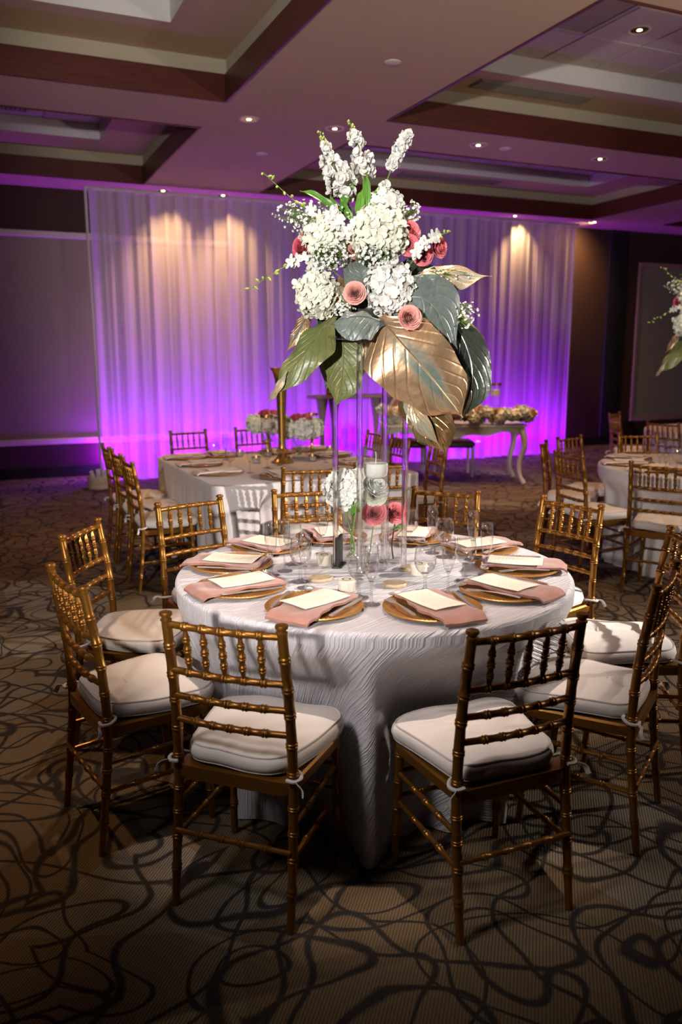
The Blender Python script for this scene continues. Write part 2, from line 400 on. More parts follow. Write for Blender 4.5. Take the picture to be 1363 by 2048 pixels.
# framed panels on the back wall
def wall_panel(name, u0, u1, z0, z1, panelmat, trimmat, w):
    r = empty(name); structure(r)
    m = MB(); m.box(((u0 + u1) / 2, V1 - 0.006, (z0 + z1) / 2), (u1 - u0 - w, 0.012, z1 - z0 - w)); m.build('panel', panelmat, r, smooth=False)
    for nm, c, d in (('top_rail', ((u0 + u1) / 2, z1 - w / 2), (u1 - u0, w)), ('bottom_rail', ((u0 + u1) / 2, z0 + w / 2), (u1 - u0, w)),
                     ('side_rail', (u0 + w / 2, (z0 + z1) / 2), (w, z1 - z0 - 2 * w)), ('side_rail', (u1 - w / 2, (z0 + z1) / 2), (w, z1 - z0 - 2 * w))):
        m = MB(); m.box((c[0], V1 - 0.022, c[1]), (d[0], 0.044, d[1]), 0.008); m.build(nm, trimmat, r)
wall_panel('trim_1', -4.2, 3.6, 0.45, 3.215, 'wallpanel', 'walltrim', 0.08)
wall_panel('trim_2', 11.03, 14.2, 0.41, 3.235, 'wallpanel', 'browntrim', 0.08)
# pilaster beside the framed panel
m = MB(); m.box((10.55, V1 - 0.02, 1.95), (0.42, 0.04, 3.6), 0.006); structure(m.build('trim_3', 'skirting'))

# ceiling: soffit strips around recessed coffers
COF = [(-3.4, 2.18, 4.3, 7.26), (-3.4, 2.18, 8.11, 10.96), (3.685, 9.25, 4.3, 7.22), (3.685, 9.25, 8.11, 10.9), (10.75, 14.0, 4.3, 7.22), (10.75, 14.0, 8.11, 10.9),
       (-3.4, 2.18, 0.5, 3.45), (3.685, 9.25, 0.5, 3.45)]
us = sorted({U0, U1} | {c[0] for c in COF} | {c[1] for c in COF}); vs_ = sorted({V0, V1} | {c[2] for c in COF} | {c[3] for c in COF})
cm = MB()
for i in range(len(us) - 1):
    for j in range(len(vs_) - 1):
        cu, cv = (us[i] + us[i + 1]) / 2, (vs_[j] + vs_[j + 1]) / 2
        if any(a < cu < b and c < cv < d for a, b, c, d in COF): continue
        cm.grid([[(us[i], vs_[j], ZC), (us[i + 1], vs_[j], ZC)], [(us[i], vs_[j + 1], ZC), (us[i + 1], vs_[j + 1], ZC)]])
ceil_o = structure(cm.build('ceiling', 'plaster', smooth=False))
def ring(mb, a, b, c, d, z0, z1, ins0=0, ins1=0):
    p = [(a, c), (b, c), (b, d), (a, d)]
    def q(i, z): return [(x + (i if x == a else -i), y + (i if y == c else -i), z) for x, y in p]
    mb.grid([q(ins0, z0), q(ins1, z1)], closed_u=True)
tn = 4
for k, (a, b, c, d) in enumerate(COF):
    # wooden fascia: four boards
    for nm, cc, dd in (('fascia_board', ((a + b) / 2, d - 0.012, ZC + 0.1), (b - a, 0.024, 0.22)), ('fascia_board', ((a + b) / 2, c + 0.012, ZC + 0.1), (b - a, 0.024, 0.22)),
                       ('fascia_board', (a + 0.012, (c + d) / 2, ZC + 0.1), (0.024, d - c - 0.05, 0.22)), ('fascia_board', (b - 0.012, (c + d) / 2, ZC + 0.1), (0.024, d - c - 0.05, 0.22))):
        m = MB(); m.box(cc, dd, 0.004); m.build(nm, 'cherry', ceil_o, sharp=30)
    m = MB(); ring(m, a, b, c, d, ZC + 0.19, ZC + 0.33); m.build('cove_band', 'cove', ceil_o, smooth=False)
    m = MB(); ring(m, a, b, c, d, ZC + 0.33, ZC + 0.33, 0, 0.605); m.build('ledge', 'plaster', ceil_o, smooth=False)
    m = MB(); ring(m, a + .605, b - .605, c + .605, d - .605, ZC + 0.33, ZC + 0.505); m.build('riser', 'riser', ceil_o, smooth=False)
    ia, ib, ic, id_ = a + .605, b - .605, c + .605, d - .605
    m = MB(); m.grid([[(ia, ic, ZC + .508), (ib, ic, ZC + .508)], [(ia, id_, ZC + .508), (ib, id_, ZC + .508)]]); m.build('grid_deck', 'tilegrid', ceil_o, smooth=False)
    # lay-in tiles
    if k < 4:
        u = 4.925 if a > 0 else 0.96
        while u > ia: u -= 0.622
        T = 0.622
        while u < ib - 0.05:
            x0, x1 = max(u, ia), min(u + T, ib); v = id_
            while v > ic + 0.05:
                y1, y0 = v, max(v - T, ic)
                if x1 - x0 > 0.06 and y1 - y0 > 0.06:
                    m = MB(); m.box(((x0 + x1) / 2, (y0 + y1) / 2, ZC + 0.506), (x1 - x0 - 0.022, y1 - y0 - 0.022, 0.02)); m.build('ceiling_tile', 'tile', ceil_o, smooth=False)
                v -= T
            u += T
# long air grilles in the ledges
def grille(u0, u1, v0, v1, z, label, n_, along=True):
    r = empty('air_grille', ((u0 + u1) / 2, (v0 + v1) / 2, z), 0, label, 'grille', 'ceiling air grilles')
    L, Wd = u1 - u0, v1 - v0
    m = MB(); m.box((0, 0, -0.004), (L, Wd, 0.008)); m.build('backing', 'black' if not along else 'grille', r, smooth=False)
    for k in range(n_):
        m = MB()
        if along: m.box((0, lerp(-Wd / 2, Wd / 2, (k + .5) / n_), -0.014), (L - 0.03, Wd / n_ * 0.45, 0.016))
        else: m.box((lerp(-L / 2, L / 2, (k + .5) / n_), 0, -0.014), (L / n_ * 0.45, Wd - 0.03, 0.016))
        m.build('slat', 'grille' if along else 'tilegrid', r, smooth=False)
grille(4.43, 5.72, 6.79, 7.01, ZC + .33, 'long slatted air grille in the near ceiling recess above the round tables', 7)
grille(5.6, 7.2, 10.45, 10.66, ZC + .33, 'long slatted air grille in the ceiling recess beside the drape', 7)
grille(0.52, 0.80, 9.55, 10.15, ZC + .497, 'square black-slotted air vent in the far ceiling recess', 6, False)
# raised return panel in the tile field
r = empty('return_air_panel', (4.60, 5.45, ZC + .49), 0, 'framed return air panel set between ceiling tiles', 'vent')
m = MB(); m.box((0, 0, 0), (0.5, 1.0, 0.012)); m.build('panel', 'wallpanel', r, smooth=False)
for cc, dd in (((0, .5, -.006), (.56, .04, .02)), ((0, -.5, -.006), (.56, .04, .02)), ((.26, 0, -.006), (.04, .96, .02)), ((-.26, 0, -.006), (.04, .96, .02))):
    m = MB(); m.box(cc, dd); m.build('frame_rail', 'tilegrid', r, smooth=False)
r = empty('speaker_grille', (1.45, 9.2, ZC + .497), 0, 'round flush ceiling speaker in the far recess', 'speaker')
m = MB(); m.lathe([(0.0, -0.012), (0.12, -0.012), (0.135, 0), (0.0, 0)], 28); m.build('cover', 'grille', r)
m = MB(); m.lathe([(0.135, -0.002), (0.15, -0.010), (0.16, 0), (0.135, -0.002)], 28, caps=False); m.build('rim', 'tilegrid', r)

# recessed downlights
def make_down():
    r = empty('downlight', (0, 0, 0), 0, 'x', 'light', 'recessed downlights')
    m = MB(); m.lathe([(0.072, -0.003), (0.085, -0.009), (0.098, -0.004), (0.099, 0.0), (0.072, 0.0)], 24, caps=False); m.build('trim_ring', 'lamprim', r)
    m = MB(); m.lathe([(0.073, -0.004), (0.062, 0.03), (0.035, 0.07), (0.0, 0.08)], 24); m.build('reflector', 'lampcone', r)
    m = MB(); m.lathe([(0.0, -0.010), (0.020, -0.006), (0.032, 0.012), (0.026, 0.05), (0.0, 0.066)], 16); m.build('bulb', 'lampglow', r)
    return r
down = maker(make_down)
DL = [(2.51, 7.68, ZC, 'downlight in the cross beam, above the small floral centrepieces side', 55), (3.36, 7.66, ZC, 'downlight in the cross beam just beside the white flower spikes', 55),
      (4.97, 7.65, ZC, 'downlight in the cross beam between smoke disc and wall', 55), (6.55, 7.63, ZC, 'last visible downlight along the cross beam toward the framed panel', 55),
      (5.25, 5.72, ZC + .497, 'downlight set in a ceiling tile', 70)]
CONES = [(2.49, 11.29, 'downlight over the drape, first from the beige panel', (2.49, 11.1, 0), 190), (3.3, 11.29, 'downlight over the drape, second from the beige panel', (3.3, 11.1, 0), 180),
         (7.94, 11.13, 'downlight above the drape beyond the flower garland', (7.94, 11.05, 0), 190), (9.5, 11.12, 'downlight washing the dark wall orange beside the drape', (9.25, 11.72, 2.9), 170)]
OUT = [(5.5, 8.85, 260, 46), (1.33, 2.72, 330, 30.5), (0.9, 3.88, 130, 50), (2.5, 3.88, 130, 54), (4.97, 3.88, 60, 90), (-0.7, 3.75, 120, 58), (0.9, 7.66, 70, 90), (-0.7, 7.66, 70, 90), (8.15, 7.66, 70, 90), (0.3, 1.6, 2, 80), (2.6, 1.6, 2, 80)]
WARM = (1.0, 0.58, 0.24)
for u, v, z, lab, e in DL:
    use(down(), lab, (u, v, z)); lamp('downlight_lamp', 'SPOT', (u, v, z - 0.015), e * (3.2 if 4.5 < u < 7 and v > 7 else 1.7), WARM, (5.7, 8.75, .8) if 4.5 < u < 7 and v > 7 else (u, v, 0), 80 if 4.5 < u < 7 and v > 7 else 95, 0.8, 0.03)
for u, v, lab, tg, e in CONES:
    use(down(), lab, (u, v, ZC)); lamp('downlight_lamp', 'SPOT', (u, v, ZC - 0.015), e, WARM, tg, 150 if u > 9 else 92, 1.0, 0.04)
for u, v, e, s_ in OUT:   # the same fittings out of frame; the first is added to brighten the garland
    lamp('downlight_lamp', 'SPOT', (u, v, (ZC + .48) if u in (1.33, 5.5) else ZC - 0.015), e, (1.0, 0.80, 0.66) if (v < 5 and 0 < u < 3) or u == 5.5 else WARM, (u, v, 0), s_, 0.5, 0.03)
# smoke detectors / sprinkler covers
def make_disc():
    m = MB(); m.lathe([(0.0, -0.012), (0.05, -0.012), (0.062, -0.006), (0.064, 0), (0.0, 0)], 24)
    return tag(m.build('sprinkler_cover', 'walltrim'), 'x', 'cover', 'round ceiling sprinkler covers')
disc = maker(make_disc)
use(disc(), 'white sprinkler cover on the lengthwise beam, largest of the three', (3.03, 5.84, ZC))
use(disc(), 'white sprinkler cover on the lengthwise beam near the drape', (3.04, 8.89, ZC))
use(disc(), 'white sprinkler cover on the cross beam between two downlights', (5.32, 7.67, ZC))

# ------------------------------------------------------------------ sheer drape wall with uplights behind it
dr = empty('sheer_curtain', (0, 10.98, 0), 0, 'floor-length white sheer curtain lit purple from below', 'curtain')
CU0, CU1 = 1.50, 9.02
NP = 7
rnd = random.Random(3)
phs = [rnd.uniform(0, 6.28) for _ in range(8)]
def fold(u, z):
    h = (3.64 - z) / 3.64
    w = 0.030 * math.sin(u * 34 + phs[0] + 1.6 * math.sin(u * 2.3)) + 0.022 * math.sin(u * 19 + phs[1] + 2.2 * math.sin(u * 1.1 + 1)) + 0.012 * math.sin(u * 61 + phs[2])
    return w * (0.65 + 0.55 * h) + 0.03 * h * math.sin(u * 6 + phs[3] + h * 1.5)
for p in range(NP):
    a = lerp(CU0, CU1, p / NP) - (0.02 if p else 0); b = lerp(CU0, CU1, (p + 1) / NP) + (0.02 if p < NP - 1 else 0)
    nc = 150; rows = []; uvs = []
    off = 0.006 * (p % 2)
    for i in range(15):
        z = lerp(3.64, 0.012, i / 14)
        rows.append([(lerp(a, b, j / nc), fold(lerp(a, b, j / nc), z) + off, z) for j in range(nc + 1)])
        uvs.append([(lerp(a, b, j / nc), z) for j in range(nc + 1)])
    m = MB(); m.grid(rows, uvs=uvs); m.build('curtain_panel', 'sheer', dr, sharp=None)
m = MB(); m.tube([(CU0 - 0.05, 0.0, 3.66), (CU1 + 0.05, 0.0, 3.66)], 0.02, 10); m.build('curtain_rod', 'whitewood', dr)
for u in (CU0 - 0.03, 4.0, 6.5, CU1 + 0.03):
    m = MB(); m.tube([(u, 0.07, 0.0), (u, 0.07, 3.66)], 0.018, 8); m.build('upright', 'whitewood', dr)
def make_up():
    r = empty('floor_uplight', (0, 0, 0), 0, 'x', 'light', 'purple floor uplights behind the drape')
    m = MB(); m.lathe([(0.07, 0.03), (0.075, 0.04), (0.075, 0.19), (0.066, 0.2), (0.064, 0.185), (0.0, 0.185)], 20); m.build('can', 'black', r)
    m = MB(); m.lathe([(0.0, 0.193), (0.045, 0.192), (0.058, 0.186)], 20, caps=False); m.build('lens', 'led', r)
    m = MB(); m.box((0, 0, 0.015), (0.16, 0.1, 0.03), 0.006); m.build('base', 'black', r)
    return r
up = maker(make_up)
UPS = [(1.75, 'first'), (2.75, 'second'), (3.75, 'third'), (4.75, 'fourth'), (5.75, 'fifth'), (6.75, 'sixth'), (7.67, 'seventh'), (8.65, 'eighth')]
PURPLE = (0.32, 0.0, 1.0)
for u, o_ in UPS:
    use(up(), f'purple uplight behind the drape, {o_} from the beige panel', (u, 11.58, 0))
    lamp('uplight_lamp', 'POINT', (u, 11.56, 0.23), 86, PURPLE, None, None, 0, 0.05)

# ================================================================== CHAIRS
def bamboo(path, r, rings, n=14, seg=10, taper=None, double=True):
    """tube along a path whose radius swells into thin rings at the given fractions"""
    pts = catmull(path, 60) if len(path) > 2 else [Vector(path[0]).lerp(Vector(path[1]), i / 60) for i in range(61)]
    L = sum((pts[i + 1] - pts[i]).length for i in range(60))
    ts = {0.0, 1.0} | {i / n for i in range(n + 1)}
    bumps = []
    d = 0.0042 / L
    for t in rings:
        for q in ((-1.15, 1.15) if double else (0,)):
            c = t + q * d; bumps.append(c); ts |= {c - d * 0.95, c - d * 0.45, c, c + d * 0.45, c + d * 0.95}
    ts = sorted(t for t in ts if 0 <= t <= 1); P_, Rr = [], []
    for t in ts:
        u = t * 60; k = min(int(u), 59); P_.append(pts[k].lerp(pts[k + 1], u - k))
        rr = r * (taper(t) if taper else 1.0)
        for c in bumps:
            e = abs(t - c) / d
            if e < 0.97: rr = max(rr, r * (taper(t) if taper else 1.0) + 0.0034 * math.sqrt(max(0, 1 - e * e)))
        Rr.append(rr)
    m = MB(); m.tube(P_, Rr, seg); return m
def trapez(yb, yf, wb_, wf, rb, rf, k=5, ins=0.0):
    """rounded trapezoid outline, counter-clockwise seen from above"""
    out = []
    for cx, cy_, a0, r in ((wf - rf, yf - rf, 0, rf), (-wf + rf, yf - rf, 90, rf), (-wb_ + rb, yb + rb, 180, rb), (wb_ - rb, yb + rb, 270, rb)):
        for i in range(k + 1):
            t = R(a0 + 90 * i / k); q = r - ins
            out.append((cx + q * math.cos(t), cy_ + q * math.sin(t)))
    return out
def densify(poly, n):
    P_ = [Vector((x, y, 0)) for x, y in poly] + [Vector((poly[0][0], poly[0][1], 0))]
    ls = [0]
    for i in range(len(P_) - 1): ls.append(ls[-1] + (P_[i + 1] - P_[i]).length)
    out = []; k = 0
    for i in range(n):
        s = ls[-1] * i / n
        while ls[k + 1] < s: k += 1
        t = (s - ls[k]) / max(1e-9, ls[k + 1] - ls[k]); q = P_[k].lerp(P_[k + 1], t); out.append((q.x, q.y))
    return out
def make_chair():
    c = empty('banquet_chair', (0, 0, 0), 0, 'x', 'chair')
    B = 'bronze'
    for s in (-1, 1):
        path = [(s * .187, -.235, 0), (s * .186, -.205, .25), (s * .183, -.190, .44), (s * .180, -.200, .66), (s * .176, -.235, .898)]
        m = bamboo(path, .0145, [.115, .21, .30, .40, .535, .635, .735, .82, .915], seg=12, taper=lambda t: 0.82 + 0.18 * min(1, t / .45))
        m.lathe([(0, -.008), (.016, -.008), (.0165, -.003), (.0125, 0), (.0125, .004), (.0175, .007), (.0185, .012), (.0175, .017), (.010, .020), (0, .0205)], 12, (s * .176, -.236, .902))
        m.build('back_post', B, c)
        m = bamboo([(s * .192, .165, 0), (s * .184, .150, .41)], .0140, [.28, .50, .73, .95], seg=12, taper=lambda t: 0.80 + 0.2 * t); m.build('front_leg', B, c)
        for z in (.315, .215):
            yb = -.212 if z > .25 else -.22
            m = bamboo([(s * .186, yb, z), (s * .187, .155, z + .012)], .0082, [.3, .5, .7], seg=8); m.build('stretcher', B, c)
    def yat(z): return -.190 - (.045) * max(0, (z - .47) / .43) ** 1.4
    for z, rg in ((.884, [.18, .34, .5, .66, .82]), (.742, [.18, .34, .5, .66, .82]), (.662, [.2, .35, .5, .65, .8]), (.586, [.2, .35, .5, .65, .8])):
        y = yat(z); m = bamboo([(-.178, y, z), (-.09, y - .011, z), (0, y - .015, z), (.09, y - .011, z), (.178, y, z)], .0105 if z > .7 else .0098, rg, seg=10); m.build('back_rail', B, c)
    for k in range(5):
        x = lerp(-.114, .114, k / 4); xb = x * 0.99
        bow = lambda q: .015 * (1 - (q / .178) ** 2)
        m = bamboo([(xb, yat(.742) - bow(xb), .742), (x, yat(.884) - bow(x), .884)], .0074, [.27, .5, .73], seg=8, taper=lambda t: 0.62 + 0.6 * math.sin(PI * min(1, max(0, t))) ** .7); m.build('spindle', B, c)
    m = bamboo([(-.185, -.218, .238), (.185, -.218, .238)], .0082, [.22, .41, .59, .78], seg=8); m.build('stretcher', B, c)
    for z in (.33, .245):
        m = bamboo([(-.186, .155, z), (.186, .155, z)], .0082, [.22, .41, .59, .78], seg=8); m.build('stretcher', B, c)
    m = MB(); rows = []
    for z, g in ((.402, -.008), (.408, 0), (.436, 0), (.443, -.006)):
        rows.append([(x, y, z) for x, y in densify(trapez(-.205, .182, .186 + g, .206 + g, .02, .055), 56)])
    o = m.grid(rows, closed_u=True); m.cap(o, 56, True); m.cap(o + 3 * 56, 56); m.build('seat_frame', B, c)
    # cushion
    cu = MB(); rows = []; N = 72
    prof = [(.446, .020), (.449, .008), (.456, .001), (.472, -.003), (.488, .000), (.497, .006), (.503, .016), (.509, .045), (.513, .085), (.5145, .12)]
    for z, ins in prof:
        k = 1 - ins / .19
        rows.append([(x * k, y * k + .012 * (1 - k), z + .004 * math.sin(5 * x / .2 + 3 * y / .2)) for x, y in densify(trapez(-.192, .205, .178, .218, .085, .085), N)])
    o = cu.grid(rows, closed_u=True); cu.cap(o, N, True); cu.cap(o + (len(prof) - 1) * N, N)
    cush = cu.build('cushion', 'cushion', c, sharp=70)
    for z, ins in ((.4985, .007), (.4525, .004)):
        m = MB(); k = 1 - ins / .19; ring_ = [(x * k, y * k, z + .004 * math.sin(5 * x / .2 + 3 * y / .2)) for x, y in densify(trapez(-.192, .205, .178, .218, .085, .085), N)]
        rows = []
        for i, p in enumerate(ring_):
            p = Vector(p); nx = Vector((p.x, p.y, 0)).normalized()
            rows.append([tuple(p + nx * (.0032 * math.cos(a)) + Vector((0, 0, .0032 * math.sin(a)))) for a in (0, PI / 3, 2 * PI / 3, PI, 4 * PI / 3, 5 * PI / 3)])
        m.grid(rows, closed_u=True, closed_v=True); m.build('piping', 'piping', cush)
    for s in (-1, 1):   # fabric ties knotted round the posts
        m = MB(); m.tube(catmull([(s * .150, -.160, .462), (s * .186, -.164, .464), (s * .208, -.190, .460), (s * .198, -.213, .458), (s * .172, -.212, .458)], 14), [.006] * 15, 6, up=(0, 0, 1), flat=1.0 if False else .9); m.build('tie', 'piping', cush)
        m = MB(); m.tube(catmull([(s * .196, -.210, .458), (s * .212, -.226, .458), (s * .226, -.228, .445), (s * .230, -.236, .428)], 8), [.003 + .006 * min(1, i / 5) for i in range(9)], 6, up=(0, 1, 0.3), flat=0.22); m.build('tie', 'piping', cush)
    return c
chair = maker(make_chair)
MAIN = (1.4148, 2.862)
RT = (5.12, 4.60)     # second round table
T3 = (7.78, 6.85)     # third round table
def radial_chair(c, th, r, tw, label, group):
    a = R(th); rr = r - .235
    return use(chair(), label, (c[0] + rr * math.cos(a), c[1] + rr * math.sin(a), 0), R(th + 90 + tw), group)
G1 = 'gold chairs around the main round table'
for th, r, tw, lab in ((-138.1, 1.150, 4.5, 'bronze chair with back to camera, left of the two in front of the main table'),
                       (-96.1, 1.155, 4.9, 'bronze chair with back to camera, right of the two in front of the main table'),
                       (-175.3, 1.189, 6.5, 'bronze chair at the main table beside bare carpet, nearer of two on the left'),
                       (147.6, 1.233, 1.6, 'gold chair at the main table, behind the leftmost bronze chair'),
                       (114.2, 1.215, -7.7, 'gold chair at the main table casting its shadow on the rectangular tablecloth'),
                       (81.0, 1.200, 1.0, 'gold chair behind the main table, back seen past the white hydrangea vase'),
                       (46.1, 1.214, -4.8, 'gold chair behind the main table, under the hanging gold leaf tip'),
                       (14.1, 1.270, -2.3, 'gold chair turned side-on behind the main table next to the open carpet'),
                       (-25.0, 1.235, -2.0, 'gold chair at the right edge whose back throws a shadow grid on its seat'),
                       (-56.7, 1.110, 1.8, 'bronze chair seen side-on at the main table with hanging white cushion ties')):
    radial_chair(MAIN, th, r, tw, lab, G1)
G2 = 'gold chairs around the rectangular table'
def facing(mid, rz, label, group):
    # mid is the middle of the top of the back
    a = R(rz); off = Vector((-math.sin(a), math.cos(a))) * .235
    return use(chair(), label, (mid[0] + off.x, mid[1] + off.y, 0), a, group)
for mid, rz, lab in (((.945, 6.775), -90, 'gold chair at the rectangular table end by the basket, farthest of three'),
                     ((.950, 6.285), -89, 'gold chair at the rectangular table end by the basket, middle of three'),
                     ((.945, 5.754), -89, 'gold chair at the rectangular table end by the basket, nearest of three'),
                     ((1.869, 7.82), 187, 'gold chair on the far side of the rectangular table against the purple drape'),
                     ((2.538, 7.90), 185, 'gold chair on the far side of the rectangular table behind the hydrangea vase'),
                     ((1.95, 4.86), -12, 'gold chair with its back to the main table, in front of the gold vase'),
                     ((2.46, 4.86), -10, 'gold chair with its back to the main table, seen past the candle cylinder'),
                     ((3.43, 6.90), 88, 'gold chair at the rectangular table end by the flower garland, farthest of three'),
                     ((3.43, 6.40), 88, 'gold chair at the rectangular table end by the flower garland, middle of three'),
                     ((3.44, 5.76), 80, 'gold chair at the rectangular table end by the flower garland, nearest of three')):
    facing(mid, rz, lab, G2)
G3 = 'gold chairs around the second round table'
for mid, lab in (((4.243, 5.437), 'gold chair at the second round table, slimmest, against the purple drape'), ((3.923, 4.736), 'gold chair at the second round table, nearest the main table with white seat'),
                 ((4.77, 5.758), 'gold chair at the second round table in front of the dark wall'), ((4.087, 4.04), 'gold chair with its back to camera at the second round table'),
                 ((5.486, 5.688), 'gold chair on the far side of the second round table behind its glasses')):
    th = math.degrees(math.atan2(mid[1] - RT[1], mid[0] - RT[0])); r = math.hypot(mid[0] - RT[0], mid[1] - RT[1])
    radial_chair(RT, th, r, 0, lab, G3)
G4 = 'gold chairs around the third table'
for th, r, lab in ((155, 1.17, 'dim gold chair at the third table below the framed wall panel'), (118, 1.19, 'dim gold chair at the third table farther along its drape side'),
                   (195, 1.17, 'dim gold chair at the third table, cut by the picture edge')):
    radial_chair(T3, th, r, 0, lab, G4)

# ================================================================== TABLES AND CLOTHS
def cloth(name, outline, ztop, zbot, label, mat, seed, amp=.05, flare=-.02, tuck=None, nf=11, rs=.018):
    """outline(t)->(x,y,nx,ny), t in 0..1; top sheet then a rounded edge then a folded drop"""
    rnd = random.Random(seed); N = 288; ND = 26; rows = []; uvs = []
    pts = [outline(i / N) for i in range(N)]
    per = sum(math.hypot(pts[(i + 1) % N][0] - pts[i][0], pts[(i + 1) % N][1] - pts[i][1]) for i in range(N))
    ph = [rnd.uniform(0, 6.28) for _ in range(6)]
    nf2 = nf + 6
    def wave(t):
        w = math.sin(2 * PI * nf * t + ph[0] + 1.3 * math.sin(2 * PI * 3 * t + ph[1])) + .55 * math.sin(2 * PI * nf2 * t + ph[2] + .9 * math.sin(2 * PI * 2 * t + ph[3]))
        return w / 1.55
    for k in (0.0, .25, .5, .75, .93, .985):
        rows.append([(x * k, y * k, ztop) for x, y, nx, ny in pts]); uvs.append([(x * k, y * k) for x, y, nx, ny in pts])
    for a in (0, 30, 60, 90):
        rows.append([(x + nx * rs * (math.sin(R(a)) - 0.6), y + ny * rs * (math.sin(R(a)) - 0.6), ztop - rs * (1 - math.cos(R(a)))) for x, y, nx, ny in pts])
        uvs.append([(x + nx * rs * a / 60, y + ny * rs * a / 60) for x, y, nx, ny in pts])
    H_ = ztop - rs - zbot
    for i in range(1, ND + 1):
        h = i / ND; row = []; uv = []
        for j, (x, y, nx, ny) in enumerate(pts):
            t = j / N; g = h ** 1.15
            d = rs * .4 + flare * g + amp * g * wave(t) + amp * .35 * h * math.sin(2 * PI * (nf * 2.3) * t + ph[4] + 2 * h)
            if tuck: d += tuck(math.atan2(y, x), h)
            z = ztop - rs - H_ * h
            row.append((x + nx * d, y + ny * d, z)); uv.append((x + nx * H_ * h, y + ny * H_ * h))
        rows.append(row); uvs.append(uv)
    m = MB(); m.grid(rows, closed_u=True, uvs=uvs); m.cap(0, N) if False else None
    o = m.build(name, mat, None, sharp=None); return tag(o, label, 'tablecloth')
def circ(Rr):
    return lambda t: (Rr * math.cos(2 * PI * t), Rr * math.sin(2 * PI * t), math.cos(2 * PI * t), math.sin(2 * PI * t))
def rect_outline(a, b, r):
    poly = densify(rrect(a, b, r, 8), 288)
    def f(t):
        i = int(round(t * 288)) % 288; p = poly[i]; q = poly[(i + 1) % 288]; o = poly[i - 1]
        dx, dy = q[0] - o[0], q[1] - o[1]; l = math.hypot(dx, dy); return (p[0], p[1], dy / l, -dx / l)
    return f
ZT = .776
def table_round(c, label, R_=.757):
    r = empty('round_table', (c[0], c[1], 0), 0, label, 'table', 'round banquet tables')
    m = MB(); m.lathe([(0, .735), (R_ - .01, .735), (R_, .742), (R_, .762), (R_ - .006, .7685), (0, .7685)], 64); m.build('tabletop', 'whitewood', r)
    for k in range(4):
        a = R(45 + 90 * k); m = MB(); m.tube([(.36 * math.cos(a), .36 * math.sin(a), 0), (.33 * math.cos(a), .33 * math.sin(a), .736)], .014, 8); m.build('leg', 'grille', r)
def push(chairs, w0=13, w1=9):
    # the drop is pushed in where the seats stand against it
    def f(a, h):
        d = 0.0
        for th, front in chairs:
            e = abs((math.degrees(a) - th + 180) % 360 - 180); k = 1 - min(1, max(0, (e - w0) / w1)); k = k * k * (3 - 2 * k)
            q = min(1, max(0, (h - .06) / .22)); q = q * q * (3 - 2 * q)
            d = min(d, (front - .02 - .775 - .03) * k * q)
        return d
    return f
MAINCH = [(-138.1, .71), (-96.1, .715), (-175.3, .749), (147.6, .79), (114.2, .775), (81, .76), (46.1, .774), (14.1, .83), (-25, .795), (-56.7, .67)]
mp = push([(a, min(f, .80)) for a, f in MAINCH])
def main_tuck(a, h):
    # hangs out in a tail between the two front chairs
    d = mp(a, h) - .03 * h
    for th, s, w in ((-117, .07, .13), (-75, .03, .15), (-155, .03, .15)):
        e = (math.degrees(a) - th + 180) % 360 - 180; d += s * h * math.exp(-(R(e) / w) ** 2)
    return d
table_round(MAIN, 'round banquet table under the crushed satin cloth')
o = cloth('tablecloth', circ(.775), ZT, .006, 'floor-length crushed white satin cloth on the main round table', 'cloth', 5, .040, 0.0, main_tuck, 13); o.location = (MAIN[0], MAIN[1], 0)
table_round(RT, 'second round table under the smooth white cloth')
o = cloth('tablecloth', circ(.775), ZT, .006, 'white cloth on the second round table near the dark wall', 'linen', 8, .035, -.03, push([(173, .74), (136, .76), (107, .76), (208, .73), (71, .72)]), 15); o.location = (RT[0], RT[1], 0)
table_round(T3, 'third round table under the dim pinkish cloth')
o = cloth('tablecloth', circ(.775), ZT, .006, 'dim pinkish white cloth on the third table at the picture edge', 'linen', 9, .035, -.03, push([(155, .73), (118, .75), (195, .73)]), 15); o.location = (T3[0], T3[1], 0)
RC = (2.17, 6.09); RA, RB_ = .775, .905
r = empty('rectangular_table', (RC[0], RC[1], 0), 0, 'rectangular banquet table under the pale cloth', 'table')
m = MB(); m.box((0, 0, .75), (2 * RA - .03, 2 * RB_ - .03, .034), .006); m.build('tabletop', 'whitewood', r)
for sx in (-1, 1):
    for sy in (-1, 1):
        m = MB(); m.tube([(sx * .62, sy * .72, 0), (sx * .6, sy * .7, .735)], .014, 8); m.build('leg', 'grille', r)
o = cloth('tablecloth', rect_outline(RA, RB_, .05), ZT, .006, 'pale cloth with sharp corners on the rectangular table', 'linen', 12, .016, .0, push([(-103.7, .70), (-72.5, .70)], 11, 3), 22, .012); o.location = (RC[0], RC[1], 0)

